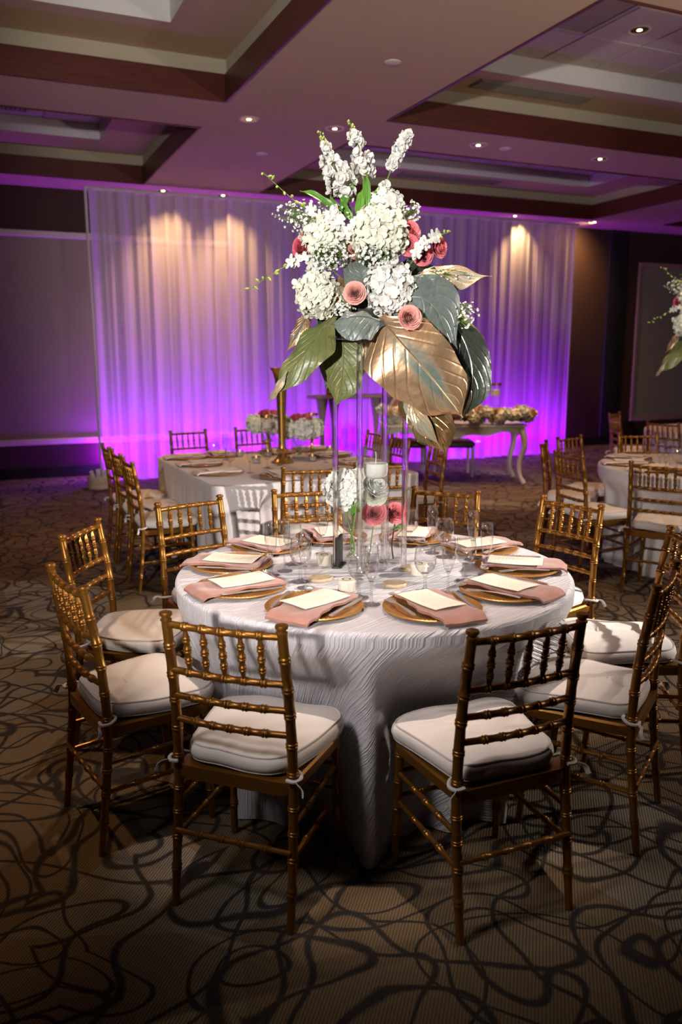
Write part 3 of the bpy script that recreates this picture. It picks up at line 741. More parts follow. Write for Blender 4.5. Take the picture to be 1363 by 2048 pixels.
# ================================================================== PLACE SETTINGS
def make_charger():
    m = MB(); seg = 144; rows = []
    prof = [(0.0, .004), (.06, .004), (.105, .0045), (.118, .008), (.135, .0115), (.150, .015), (.156, .0165), (.160, .0185), (.1645, .0185), (.168, .016), (.166, .012), (.145, .007), (.115, .0005), (.0, .0)]
    for r_, z in prof:
        rows.append([((r_ + 0) * math.cos(2 * PI * k / seg), r_ * math.sin(2 * PI * k / seg), z + (.0016 * math.cos(PI * k) if .157 < r_ < .1675 and z > .0165 else 0)) for k in range(seg)])
    m.grid(rows, closed_u=True); return tag(m.build('charger_plate', 'charger', None, sharp=55), 'x', 'plate', 'gold charger plates')
def make_napkin(kind='napkin'):
    """folded cloth lying on the plate and hanging over its rim on the guest's side"""
    m = MB(); nx, ny = 8, 22; top, bot = [], []
    def prof(y):
        z = .0268
        if y < -.174: z -= (-.174 - y) * .7
        return z
    for j in range(ny + 1):
        y = lerp(.135, -.194, j / ny)
        w = .083 + .004 * math.sin(j * 1.1)
        xs = [lerp(-w, w, i / nx) for i in range(nx + 1)]
        top.append([(x + .006 * math.sin(j * .4), y + .004 * math.sin(i), prof(y) + .0035 + .0022 * math.sin(i * 1.3 + j * .35)) for i, x in enumerate(xs)])
    rows = top; N = nx + 1
    full = []
    for row in rows:
        low = [(x, y, z - .0085) for x, y, z in row]
        full.append(row + low[::-1])
    o = m.grid(full, closed_u=True); L = len(full[0]); m.cap(o, L, True); m.cap(o + (len(full) - 1) * L, L)
    return tag(m.build('napkin', kind, None, sharp=50), 'x', 'napkin', 'folded napkins')
def make_menu():
    m = MB(); rows, uvs = [], []; nx, ny = 4, 8
    for j in range(ny + 1):
        y = lerp(.112, -.100, j / ny)
        rows.append([(lerp(-.064, .064, i / nx), y, 0.0362 + .003 * abs(2 * j / ny - 1) ** 2 + .0015 * math.sin(i * 1.1)) for i in range(nx + 1)])
        uvs.append([(i / nx, 1 - j / ny) for i in range(nx + 1)])
    m.grid(rows, uvs=uvs); m.grid([[(x, y, z - .0012) for x, y, z in r_] for r_ in rows][::-1])
    e = lambda a: [(x, y, z - .0012) for x, y, z in a]
    for edge in (rows[0][::-1], rows[-1], [r_[0] for r_ in rows], [r_[-1] for r_ in rows][::-1]):
        m.grid([edge, e(edge)])
    return tag(m.build('menu_card', 'menu', None, sharp=30), 'x', 'card', 'ivory menu cards')
def cutlery(outline, zf, name, cat, th=.0022):
    """outline in (x, y); thickness th; zf(y) lifts it"""
    m = MB(); o = 0; n_ = len(outline)
    m.v += [(x, y, zf(y) + th) for x, y in outline] + [(x, y, zf(y)) for x, y in outline]
    m.f.append(tuple(range(n_))); m.f.append(tuple(range(2 * n_ - 1, n_ - 1, -1)))
    m.f += [(i + 1 if i + 1 < n_ else 0, i, n_ + i, n_ + (i + 1) % n_) for i in range(n_)]
    return tag(m.build(name, 'steel', None, smooth=False), 'x', cat, cat + 's of the place settings')
def make_fork():
    half = [(.005, -.10), (.0075, -.085), (.0065, -.05), (.0032, 0), (.003, .03), (.006, .042), (.0115, .052), (.0122, .062), (.0115, .098)]
    tin = [(.0088, .098), (.0085, .066), (.0052, .066), (.0049, .098), (.0022, .098), (.0019, .066)]
    right = half + tin; out = right + [(-x, y) for x, y in right[::-1]]
    return cutlery(out, lambda y: .020 + .006 * math.sin(max(0, (y + .1) / .2) * PI), 'fork', 'fork')
def make_knife():
    out = [(.006, -.11), (.0075, -.09), (.006, -.02), (.0055, 0), (.010, .008), (.0115, .06), (.009, .095), (.002, .118), (-.004, .115), (-.0045, .01), (-.005, 0), (-.006, -.03), (-.0072, -.09), (-.006, -.11)]
    return cutlery(out, lambda y: .0215, 'knife', 'knife', .003)
def make_spoon():
    m = MB(); rows = []
    spec = [(-.10, .004, 0), (-.09, .0072, 0), (-.05, .0055, .002), (0, .003, .006), (.03, .003, .007), (.042, .007, .006), (.052, .0135, .003), (.068, .0175, .0005), (.084, .0165, .0005), (.096, .0115, .003), (.102, .004, .006)]
    for y, w, z in spec:
        dip = .006 if y > .04 else 0
        rows.append([(w * math.sin(a) * 1.0, y, .022 + z - (dip * math.cos(a) ** 2 if abs(math.sin(a)) < .95 else 0) + (.0018 if math.cos(a) > 0 else 0)) for a in [2 * PI * k / 14 for k in range(14)]])
    o = m.grid(rows, closed_u=True); m.cap(o, 14, True); m.cap(o + (len(spec) - 1) * 14, 14)
    return tag(m.build('spoon', 'steel', None, sharp=50), 'x', 'spoon', 'spoons of the place settings')
charger, napkin, menu, fork, knife, spoon = (maker(f) for f in (make_charger, make_napkin, make_menu, make_fork, make_knife, make_spoon))
def put(o, label, c, ang, x, y, z, rot=0.0, group=None):
    """place on the setting whose local y points to the table centre; ang = rotation of the setting"""
    ca, sa = math.cos(ang), math.sin(ang)
    return use(o, label, (c[0] + ca * x - sa * y, c[1] + sa * x + ca * y, z), ang + rot, group)
PLACES = [(-136.5, 'front left', (-8, -22, 0)), (-96.1, 'front right', (6, 14, 0)), (-174.2, 'near left', (4, 4, 0)), (151.5, 'far left', (-12, -10, 0)), (117.5, 'back left', (0, 6, 0)),
          (83.5, 'back centre', (0, -4, 0)), (44, 'back right', (4, 8, 0)), (9.5, 'far right', (-4, -6, 0)), (-25.5, 'outer right', (-10, -14, 0)), (-60, 'near right', (-8, -12, 0))]
Z = ZT + .001
for th, nm, (rn, rm, _) in PLACES:
    a = R(th); rr = .575; c = (MAIN[0] + rr * math.cos(a), MAIN[1] + rr * math.sin(a)); ang = R(th + 90)
    T_ = f"at the main table's {nm} place"
    put(charger(), f'gold beaded charger plate {T_}', c, ang, 0, 0, Z)
    put(napkin('napkin'), f'folded mauve napkin on the plate {T_}', c, ang, .01, 0, Z, R(rn))
    put(menu(), f'ivory printed menu card on the napkin {T_}', c, ang, 0, .0, Z, R(rm))
    put(fork(), f'steel dinner fork {T_}', c, ang, -.118, -.005, Z + .004, R(6))
    put(knife(), f'steel table knife {T_}', c, ang, .118, -.005, Z + .002, R(-5))
    put(spoon(), f'steel spoon laid across the top of the plate {T_}', c, ang, .0, .132, Z + .003, R(84))
# glasses
def glassware(name, foot, bowl, group):
    r = empty(name, (0, 0, 0), 0, 'x', 'glass', group)
    m = MB(); m.lathe(foot, 24); m.build('stem', 'glass', r, sharp=60)
    m = MB(); m.lathe(bowl, 32, caps=False); m.build('bowl', 'glass', r, sharp=None)
    return r
def make_flute():
    return glassware('champagne_flute', [(0, .0), (.031, .0), (.0315, .002), (.012, .006), (.0048, .013), (.0042, .05), (.0045, .074), (.009, .083), (0, .086)],
                     [(.0, .084), (.009, .0835), (.017, .10), (.0225, .125), (.0245, .15), (.0245, .175), (.0225, .208), (.0216, .2085), (.0212, .2075)], 'champagne flutes')
def make_goblet():
    return glassware('water_goblet', [(0, .0), (.036, .0), (.0365, .0022), (.014, .007), (.0062, .014), (.0058, .05), (.009, .062), (.016, .068), (0, .071)],
                     [(.0, .069), (.016, .0685), (.026, .076), (.035, .090), (.0395, .108), (.0395, .128), (.0365, .152), (.0345, .166), (.0335, .1665), (.0331, .1655)], 'water goblets')
flute, goblet = maker(make_flute), maker(make_goblet)
FL = [(1.011, 2.94), (1.079, 2.977), (1.066, 2.718), (1.329, 3.179), (1.197, 2.433), (1.764, 2.992), (1.502, 2.432), (1.856, 2.819), (1.769, 2.589)]
GB = [(1.149, 3.068), (1.081, 2.808), (1.192, 2.525), (1.445, 2.498), (1.653, 2.554), (1.774, 2.91), (1.457, 3.225), (1.737, 3.147)]
FN = ['by the far left plate', 'beside the leftmost goblets', 'above the left plate with upturned spoon', 'in front of the hydrangea-side back chair', 'in front of the candle cylinder, nearest', 'before the back right chair', 'above the front right plate', 'before the far right plate', 'standing nearest the outer right plates']
GN = ['among the flutes at the left, rear one', 'among the flutes at the left, front one', 'in front of the acrylic rods', 'holding a reflection, above the front right plate', 'beside the outer right plate', 'behind the right group of flutes', 'behind the hydrangea vase', 'behind the pink rose vase']
for p, s_ in zip(FL, FN): use(flute(), f'empty champagne flute {s_}', (p[0], p[1], Z))
for p, s_ in zip(GB, GN): use(goblet(), f'round-bowled water goblet {s_}', (p[0], p[1], Z))

# simple settings on the other tables
def far_setting(c, ang, lab, group, plate=True, z=Z):
    if plate: put(charger(), f'gold charger plate {lab}', c, ang, 0, 0, z, 0, group + ' plates')
    dz = 0 if plate else -.018
    put(napkin('white_napkin'), f'folded blush napkin {lab}', c, ang, 0, 0, z + dz, 0, group + ' napkins')
    put(menu(), f'menu card {lab}', c, ang, 0, 0, z + dz, 0, group + ' menus')
    put(fork(), f'fork {lab}', c, ang, -.118, 0, z, 0, group + ' forks'); put(knife(), f'knife {lab}', c, ang, .118, 0, z, 0, group + ' knives')
ordn = ['first', 'second', 'third', 'fourth', 'fifth', 'sixth']
for k, v in enumerate((6.76, 6.29, 5.75)):
    far_setting((RC[0] - .57, v), R(-90), f'on the rectangular table, basket end, {ordn[k]} from the drape', 'rectangular table')
for k, v in enumerate((6.85, 6.38, 5.85)):
    far_setting((RC[0] + .57, v), R(90), f'on the rectangular table, garland end, {ordn[k]} from the drape', 'rectangular table')
for k, u in enumerate((1.95, 2.46)):
    far_setting((u, RC[1] - .70), R(0), f'on the rectangular table, side facing the main table, {ordn[k]} from the basket', 'rectangular table')
    far_setting((u - .05, RC[1] + .70), R(180), f'on the rectangular table, side facing the drape, {ordn[k]} from the basket', 'rectangular table')
gi = 0
rg = random.Random(21)
for k, (u, v) in enumerate([(1.724, 6.35), (1.868, 6.534), (1.715, 5.882), (1.808, 5.698), (2.015, 5.907), (2.145, 6.01), (2.111, 6.933), (2.537, 6.012), (2.75, 6.278), (2.968, 6.579), (2.722, 5.935), (2.764, 6.663)]):
    o = flute() if k % 2 else goblet()
    use(o, ('slim champagne flute' if k % 2 else 'round-bowled goblet') + ' among the candles of the rectangular table', (u, v, Z), 0, ('flutes' if k % 2 else 'goblets') + ' on the rectangular table')
for k, th in enumerate((150, 185, 220, 115, 255)):
    a = R(th); far_setting((RT[0] + .575 * math.cos(a), RT[1] + .575 * math.sin(a)), R(th + 90), f'on the second round table, {["second", "third", "fourth", "first", "fifth"][k]} from the dark wall', 'second table')
for k, (u, v) in enumerate([(4.864, 4.878), (4.808, 4.742), (4.814, 4.648), (4.715, 4.483), (4.502, 4.378), (5.075, 4.79)]):
    o = flute() if k % 2 == 0 else goblet()
    use(o, ('slim champagne flute' if k % 2 == 0 else 'round-bowled goblet') + ' on the second round table by the dark wall', (u, v, Z), 0, ('flutes' if k % 2 == 0 else 'goblets') + ' on the second round table')

# ================================================================== FLOWERS
def frame(d):
    d = Vector(d).normalized(); a = Vector((0, 0, 1)) if abs(d.z) < .9 else Vector((1, 0, 0))
    x = a.cross(d).normalized(); return x, d.cross(x), d
def petal(m, o, ax, nm, L, Wd, cup=.25, base=.12):
    """a small cupped petal: starts at o, runs along ax, faces nm"""
    ax = Vector(ax).normalized(); nm = Vector(nm); nm = (nm - ax * nm.dot(ax))
    nm = nm.normalized() if nm.length > 1e-6 else frame(ax)[0]
    s = ax.cross(nm); o = Vector(o); i = len(m.v)
    for t, w, h in ((0, base, 0), (.45, 1, .5), (.85, .85, .9), (1.0, .35, 1.1)):
        c = o + ax * (L * t) + nm * (cup * L * h * h)
        for q in (-1, 1): m.v.append(tuple(c + s * (Wd * w * .5 * q) + nm * (cup * L * .25 * w)))
        m.v.append(tuple(c))
    for k in range(3):
        a = i + 3 * k; b = a + 3
        m.f += [(a, a + 2, b + 2, b), (a + 2, a + 1, b + 1, b + 2)]
def sphere_dirs(n, rnd, zmin=-1.0):
    out = []; ga = PI * (3 - math.sqrt(5))
    for i in range(n):
        z = 1 - (i + .5) / n * (1 - zmin); r_ = math.sqrt(max(0, 1 - z * z)); a = ga * i
        out.append(Vector((r_ * math.cos(a) + rnd.uniform(-.08, .08), r_ * math.sin(a) + rnd.uniform(-.08, .08), z + rnd.uniform(-.08, .08))).normalized())
    return out
def hydrangea(parent, c, r, mat, seed, squash=(1, 1, 1), n=None, name='hydrangea', fl=.0205):
    rnd = random.Random(seed); m = MB(); n = n or int(4 * PI * r * r / (fl * fl * 1.15))
    for d in sphere_dirs(n, rnd):
        rr = r * rnd.uniform(.82, 1.03); p = Vector((d.x * rr * squash[0], d.y * rr * squash[1], d.z * rr * squash[2])) + Vector(c)
        nd = (d + Vector((rnd.uniform(-.55, .55), rnd.uniform(-.55, .55), rnd.uniform(-.55, .55)))).normalized()
        x, y, z = frame(nd); a0 = rnd.uniform(0, 1.57); L = fl * rnd.uniform(.85, 1.15)
        for k in range(4):
            a = a0 + k * PI / 2 + rnd.uniform(-.15, .15); ax = x * math.cos(a) + y * math.sin(a) + z * rnd.uniform(.0, .6)
            petal(m, p, ax, nd, L, L * 1.0, rnd.uniform(-.2, .25), .3)
    core = MB(); core.lathe([(r * .80 * math.sin(PI * i / 8) * squash[0], -r * .80 * math.cos(PI * i / 8) * squash[2]) for i in range(9)], 14, c, caps=False)
    h = m.build(name, mat, parent, sharp=None); h['kind'] = 'stuff'
    core.build('flower_core', 'petal_cream', h, sharp=None); return h
def rose(parent, c, d, r, mat, seed, name='rose', green=True):
    rnd = random.Random(seed); X, Y, Zd = frame(d); c = Vector(c); m = MB()
    H_ = r * 1.35
    # (radius, petals, rim height, how far the rim closes (+) or rolls out (-))
    layers = [(.10, 2, 1.10, .30), (.19, 3, 1.10, .25), (.29, 3, 1.08, .18), (.40, 4, 1.04, .10), (.52, 4, .98, .02), (.65, 5, .90, -.06), (.79, 5, .78, -.14), (.92, 5, .62, -.22)]
    for li, (rad, n_, ht, close) in enumerate(layers):
        a0 = rnd.uniform(0, 6.28)
        for k in range(n_):
            a = a0 + k * 2 * PI / n_ + rnd.uniform(-.12, .12); span = 2 * PI / n_ * .85; rows = []; lift = rnd.uniform(-.04, .03)
            for i in range(7):
                t = i / 6; row = []
                for j in range(7):
                    s = j / 6 * 2 - 1; aa = a + s * span * (.5 + .5 * math.sin(PI * min(1, t * .7 + .15))) + .25 * t * (1 if li < 4 else .2)
                    body = .32 + .68 * math.sin(min(1.0, t * 1.25) * PI / 2)
                    rr = r * rad * body * (1 - max(0, close) * max(0, t - .5) ** 1.3 * 2.2) - r * min(0, close) * max(0, t - .55) ** 1.4 * 2.0 + r * .06 * s * (1 if li < 6 else .5) + r * .10 * max(0, t - .78) * 4.5 * (.4 + .6 * min(1, li / 4))
                    z = H_ * ((ht + lift) * (t - .10 * max(0, t - .8) * 5) * (1 - .16 * abs(s) ** 2.2) - .42) + r * .7 * min(0, close) * max(0, t - .75)
                    row.append(tuple(c + X * (rr * math.cos(aa)) + Y * (rr * math.sin(aa)) + Zd * z))
                rows.append(row)
            m.grid(rows)
    o = m.build(name, mat, parent, sharp=None)
    if green:
        g = MB()
        for k in range(5):
            a = k * 2 * PI / 5; petal(g, c - Zd * (H_ * .42), X * math.cos(a) + Y * math.sin(a) + Zd * .35, Zd, r * .8, r * .3, .1)
        g.lathe([(0, -r * .25), (r * .18, -r * .12), (r * .2, 0), (0, .01)], 8, (0, 0, 0)) if False else None
        g.build('sepals', 'stem', o, sharp=None)
    return o
def stem(parent, pts, r0, r1, name='stem', mat='stem', n=16):
    m = MB(); P_ = catmull(pts, n); m.tube(P_, [lerp(r0, r1, i / n) for i in range(n + 1)], 6); return m.build(name, mat, parent)
def leaf(parent, mid, wl, wr, nhint, mat, cup=.15, wav=.012, seed=0, name='leaf', n=26, curl=0.0, tipcurl=0.0):
    """broad leaf with thickness: midrib points, half widths left and right, facing nhint"""
    rnd = random.Random(seed); P_ = catmull(mid, n); nh = Vector(nhint).normalized(); top, uvs = [], []
    ph = rnd.uniform(0, 6); A = 7
    def wat(ws, t):
        u = t * (len(ws) - 1); k = min(int(u), len(ws) - 2); f = u - k; f = f * f * (3 - 2 * f); return lerp(ws[k], ws[k + 1], f)
    norms = []
    for i, p in enumerate(P_):
        t = i / n; tg = (P_[min(i + 1, n)] - P_[max(i - 1, 0)]).normalized()
        s = tg.cross(nh).normalized(); nn = s.cross(tg).normalized(); row, ur = [], []
        for j in range(-A, A + 1):
            q = j / A; w = wat(wr if q > 0 else wl, t)
            up_ = cup * w * q * q + wav * math.sin(t * 15 + ph + (2.0 if q > 0 else 0)) * abs(q) ** 2 + curl * w * abs(q) ** 3 - .004 * math.cos(q * PI) * 0
            row.append(p + s * (w * q) + nn * up_); ur.append((.5 + .5 * q, t))
        top.append(row); uvs.append(ur); norms.append(nn)
    m = MB(); m.grid([[tuple(x) for x in r_] for r_ in top], uvs=uvs)
    low = [[tuple(x - norms[i] * .0016) for x in r_][::-1] for i, r_ in enumerate(top)]
    m.grid(low, uvs=[u[::-1] for u in uvs])
    o = m.build(name, mat, parent, sharp=None)
    rb = MB(); rb.tube([p + norms[i] * .0006 for i, p in enumerate(P_)], [lerp(.0042, .001, i / n) for i in range(n + 1)], 6); rb.build('midrib', mat, o)
    return o
def floret(m, p, d, L, rnd, n_=6):
    x, y, z = frame(d); a0 = rnd.uniform(0, 6)
    for k in range(n_):
        a = a0 + k * 2 * PI / n_; petal(m, p, x * math.cos(a) + y * math.sin(a) + z * rnd.uniform(.0, .9), d, L * rnd.uniform(.8, 1.1), L * 1.1, rnd.uniform(-.2, .5), .3)
def stock(parent, pts, zones, seed):
    """a flower spike: zones = (t0, t1, spread, floret size)"""
    rnd = random.Random(seed); st = stem(parent, pts, .0042, .002, 'flower_spike'); P_ = catmull(pts, 60); m = MB(); b = MB()
    for t0, t1, sp, L in zones:
        k = 0; t = t0
        while t <= t1:
            p = P_[int(t * 60)]; e = (t - t0) / max(.01, t1 - t0); w = sp * (.65 + .5 * math.sin(PI * min(1, .15 + e * .8)))
            for q in range(5):
                a = k * 1.1 + q * 2 * PI / 5 + rnd.uniform(-.3, .3); d = Vector((math.cos(a), math.sin(a), rnd.uniform(-.25, .45)))
                floret(m, p + d * w * rnd.uniform(.6, 1.0), d, L * rnd.uniform(.8, 1.15), rnd, 7)
            k += 1; t += L * .62 / max(.001, sum((P_[i + 1] - P_[i]).length for i in range(60)))
    m.build('florets', 'petal_white', st, sharp=None)['kind'] = 'stuff'
    tip = P_[-1]
    for k in range(26):
        t = rnd.uniform(.86, 1.0); p = P_[int(t * 60)]; a = rnd.uniform(0, 6.28); s = .0042 * (1.6 - t * .6)
        c = p + Vector((math.cos(a), math.sin(a), .6)) * (.009 * (1.9 - t)); b.lathe([(0, -s), (s * .8, -s * .3), (s * .75, s * .5), (0, s * 1.3)], 6, tuple(c), caps=False)
    b.build('buds', 'bud', st, sharp=None)['kind'] = 'stuff'
def wax(parent, base, region, rad, n_, seed, mat='petal_white', L=.0062, name='waxflower_spray'):
    """airy filler: thin branches from a base to many tiny five-petalled flowers"""
    rnd = random.Random(seed); base = Vector(base); region = Vector(region); st = MB(); fl = MB()
    axis = region - base; mains = []
    for k in range(5):
        e = region + Vector((rnd.uniform(-1, 1) * rad[0], rnd.uniform(-1, 1) * rad[1], rnd.uniform(-1, 1) * rad[2])) * .7
        mains.append(e); st.tube(catmull([base, base.lerp(e, .5) + Vector((0, 0, .01)), e], 8), [.0014] * 9, 4)
    for k in range(n_):
        while True:
            q = Vector((rnd.uniform(-1, 1), rnd.uniform(-1, 1), rnd.uniform(-1, 1)))
            if q.length < 1: break
        p = region + Vector((q.x * rad[0], q.y * rad[1], q.z * rad[2])); e = min(mains, key=lambda w: (w - p).length)
        st.tube([base.lerp(e, rnd.uniform(.6, .95)), p], [.0009, .0007], 4, caps=False)
        floret(fl, p, (q + Vector((0, -.6, .3))).normalized(), L * rnd.uniform(.75, 1.2), rnd, 5)
    s = st.build(name, 'stem', parent, sharp=None); s['kind'] = 'stuff'
    fl.build('tiny_flowers', mat, s, sharp=None)['kind'] = 'stuff'
def orchid(parent, pts, flowers, buds, seed, size=.026):
    rnd = random.Random(seed); s = stem(parent, pts, .0026, .0012, 'orchid_spray'); P_ = catmull(pts, 60)
    for t in flowers:
        p = P_[int(t * 60)]; a = rnd.uniform(0, 6.28); d = Vector((math.cos(a) * .7, -.8, math.sin(a) * .7)).normalized(); m = MB(); x, y, z = frame(d); c = p + d * .016
        for k in range(5):
            b = k * 2 * PI / 5 + .3; petal(m, c, x * math.cos(b) + y * math.sin(b) + z * .25, d, size * (1.1 if k % 2 else .95), size * .62, -.12, .3)
        petal(m, c, d + Vector((0, 0, -.5)), x, size * .5, size * .4, .3, .4)
        m.build('orchid_bloom', 'petal_white', s, sharp=None)
    for t in buds:
        p = P_[min(60, int(t * 60))]; d = Vector((rnd.uniform(-1, 1), -.5, rnd.uniform(-.6, .5))).normalized(); m = MB(); L = .021 * (1.35 - t * .6)
        m.tube([p, p + d * .006, p + d * (.006 + L * .5), p + d * (.006 + L)], [.0008, L * .22, L * .3, .0008], 7); m.build('bud', 'bud', s, sharp=None)
def blade(parent, pts, w, seed, mat='greenleaf'):
    leaf(parent, pts, [.002, w, w * .8, 0.001], [.002, w, w * .8, 0.001], (0.1, -1, .3), mat, .25, .002, seed, 'green_leaf', 14)

STAND_H = 1.688
def make_stand():
    r = empty('acrylic_stand', (0, 0, 0), 0, 'x', 'stand', 'clear acrylic flower stands')
    for x, y in ((-.150, .02), (-.058, -.105), (.048, .105), (.120, -.035)):
        m = MB(); m.tube([(x, y, .01), (x, y, STAND_H - .776 - .012)], .0115, 16); rd = m.build('rod', 'acrylic', r, sharp=60)
        m = MB(); m.lathe([(0, 0), (.02, 0), (.021, .002), (.021, .008), (.018, .010), (0, .010)], 20, (x, y, 0)); m.build('rod_foot', 'glass', rd)
    m = MB(); m.box((-.012, 0, STAND_H - .776 - .006), (.33, .30, .012), .003); m.build('top_plate', 'glass', r, sharp=30)
    return r
stand = maker(make_stand)
use(stand(), 'tall clear acrylic rod stand in the middle of the main table', (MAIN[0], MAIN[1], Z), R(-24))

def make_centre():
    A = empty('floral_centrepiece', (0, 0, 0), 0, 'x', 'flowers', 'tall white and pink flower centrepieces')
    K = (0, -1, .1)
    # dark core of floral foam wrapped in leaves
    m = MB(); m.lathe([(.10 * math.sin(PI * i / 8) + .002, -.11 * math.cos(PI * i / 8)) for i in range(9)], 16, (-.01, .0, 1.80), caps=False); m.build('floral_foam', 'leaf_dark', A)
    # big leaves
    leaf(A, [(0.013, -0.2, 1.752), (0.078, -0.25, 1.671), (0.161, -0.255, 1.58), (0.245, -0.225, 1.482), (0.322, -0.16, 1.392)], [.02,.125,.125,.11,.0], [.05,.16,.15,.105,.0], (-.12, -1, .18), 'leaf_gold', -.16, .010, 1, 'broad_leaf')
    leaf(A, [(0.008, -0.13, 1.769), (0.12, -0.18, 1.823), (0.213, -0.18, 1.785), (0.283, -0.12, 1.633)], [.01,.085,.11,.02], [.01,.12,.13,.02], (.1, -1, .25), 'leaf_teal', -.12, .008, 2, 'broad_leaf')
    leaf(A, [(0.142, -0.06, 1.558), (0.177, -0.12, 1.449), (0.229, -0.14, 1.349), (0.271, -0.11, 1.241)], [.03,.105,.075,.0], [.03,.085,.08,.0], (-.35, -1, -.1), 'leaf_bronze', .35, .010, 3, 'broad_leaf')
    leaf(A, [(0.136, -0.14, 1.514), (0.135, -0.17, 1.434), (0.173, -0.18, 1.371), (0.251, -0.13, 1.273)], [.012,.045,.03,.0], [.01,.03,.03,.0], (-.6, -.8, .5), 'leaf_blush', .3, .006, 13, 'broad_leaf')  # pale blade stands in for the white highlight on the bronze leaf
    leaf(A, [(0.268, -0.02, 1.775), (0.342, -0.04, 1.661), (0.37, -0.05, 1.521), (0.328, -0.07, 1.372)], [.02,.09,.10,.0], [.02,.06,.075,.0], (.35, -1, .1), 'leaf_dark', -.2, .008, 4, 'broad_leaf')
    leaf(A, [(0.228, 0.06, 1.85), (0.315, 0.06, 1.772), (0.394, 0.05, 1.681), (0.451, 0.03, 1.597)], [.01,.04,.035,.0], [.01,.05,.04,.0], (.3, -1, .4), 'leaf_olive', -.1, .006, 5, 'broad_leaf')
    leaf(A, [(0.082, 0.0, 1.908), (0.201, -0.03, 1.914), (0.317, -0.03, 1.913), (0.433, -0.05, 1.904)], [.02,.05,.042,.0], [.02,.075,.055,.0], (.0, -.9, .55), 'leaf_blush', -.15, .008, 6, 'broad_leaf')
    leaf(A, [(0.022, -0.22, 1.737), (-0.043, -0.275, 1.752), (-0.109, -0.29, 1.748), (-0.165, -0.25, 1.729)], [.02,.085,.075,.0], [.01,.035,.04,.0], (0, -.8, .65), 'leaf_teal', -.35, .008, 7, 'broad_leaf')
    leaf(A, [(-0.156, -0.1, 1.763), (-0.227, -0.16, 1.672), (-0.299, -0.18, 1.577), (-0.394, -0.15, 1.455)], [.02,.085,.06,.0], [.02,.055,.045,.0], (-.25, -1, .35), 'leaf_olive', -.2, .010, 8, 'broad_leaf')
    leaf(A, [(-0.321, -0.185, 1.565), (-0.354, -0.19, 1.515), (-0.377, -0.18, 1.478), (-0.393, -0.16, 1.453)], [.004,.018,.014,.0], [.004,.012,.012,.0], (-.5, -1, .4), 'leaf_blush', -.2, .003, 18, 'leaf_tip')
    leaf(A, [(-0.122, -0.03, 1.715), (-0.118, -0.05, 1.619), (-0.127, -0.05, 1.52), (-0.148, -0.03, 1.418)], [.03,.10,.075,.0], [.03,.085,.055,.0], (.1, -1, .05), 'leaf_olive', .12, .010, 9, 'broad_leaf')
    leaf(A, [(-0.066, -0.06, 1.71), (-0.038, -0.075, 1.659), (-0.037, -0.07, 1.6), (-0.069, -0.05, 1.552)], [.01,.03,.03,.0], [.01,.022,.022,.0], (.5, -1, .3), 'leaf_blush', .2, .004, 10, 'broad_leaf')
    leaf(A, [(-0.242, -0.04, 1.784), (-0.272, -0.06, 1.732), (-0.302, -0.06, 1.68), (-0.335, -0.05, 1.631)], [.01,.03,.022,.0], [.01,.03,.022,.0], (-.3, -1, .3), 'leaf_gold', -.2, .004, 11, 'broad_leaf')
    leaf(A, [(-0.042, -0.1, 1.82), (-0.047, -0.15, 1.869), (-0.059, -0.16, 1.917), (-0.069, -0.12, 1.968)], [.02,.07,.06,.0], [.02,.06,.05,.0], (0, -1, .4), 'leaf_teal', .2, .006, 12, 'broad_leaf')
    leaf(A, [(-0.116, -0.1, 1.891), (-0.134, -0.13, 1.862), (-0.115, -0.14, 1.818), (-0.088, -0.12, 1.775)], [.02,.05,.05,.0], [.02,.04,.04,.0], (-.2, -1, .2), 'leaf_gold', .1, .006, 14, 'broad_leaf')
    leaf(A, [(-0.21, 0.02, 1.809), (-0.134, 0.0, 1.753), (-0.058, 0.0, 1.753), (0.095, 0.02, 1.792)], [.03,.08,.08,.02], [.03,.09,.09,.02], (0, -1, .4), 'leaf_dark', .1, .006, 15, 'broad_leaf')
    leaf(A, [(0.053, -0.02, 1.898), (0.127, -0.03, 1.898), (0.183, -0.03, 1.88), (0.242, -0.02, 1.845)], [.03,.08,.08,.02], [.03,.09,.09,.02], (0, -1, .4), 'leaf_dark', .1, .006, 16, 'broad_leaf')
    # leaves behind so the bouquet is full from every side
    for k, (x, w) in enumerate(((-.16, .10), (.05, .12), (.20, .10))):
        leaf(A, [(x * .3, .08, 1.78), (x * .7, .20, 1.80), (x, .28, 1.66), (x * 1.2, .32, 1.46)], [.03, w, w * .8, 0], [.03, w, w * .8, 0], (0, 1, .3), ('leaf_teal', 'leaf_gold', 'leaf_olive')[k], -.15, .01, 30 + k, 'broad_leaf')
    # hydrangeas
    hydrangea(A, (0.012, -0.13, 2.048), .098, 'petal_cream', 1)
    hydrangea(A, (0.047, -0.17, 1.856), .084, 'petal_white', 2, (1, 1, 1.05))
    hydrangea(A, (-0.214, -0.12, 1.841), .074, 'petal_cream', 3, (1, 1, 1.15))
    hydrangea(A, (-0.185, -0.09, 2.028), .080, 'petal_cream', 4, (1.05, 1, .9))
    hydrangea(A, (0.035, -0.02, 2.156), .064, 'petal_white', 5)
    hydrangea(A, (.0, .14, 2.0), .09, 'petal_white', 6)
    # roses
    rose(A, (-0.265, -0.1, 2.009), (-.6, -.7, .25), .040, 'petal_deep', 1)
    rose(A, (0.122, -0.1, 2.059), (.3, -.9, .3), .036, 'petal_pink', 2)
    rose(A, (0.118, -0.12, 2.008), (.2, -.9, -.2), .034, 'petal_pink', 3)
    rose(A, (0.233, -0.06, 2.009), (.7, -.7, .1), .036, 'petal_pink', 4)
    rose(A, (0.173, -0.08, 1.978), (.2, -1, -.3), .034, 'petal_pink', 5)
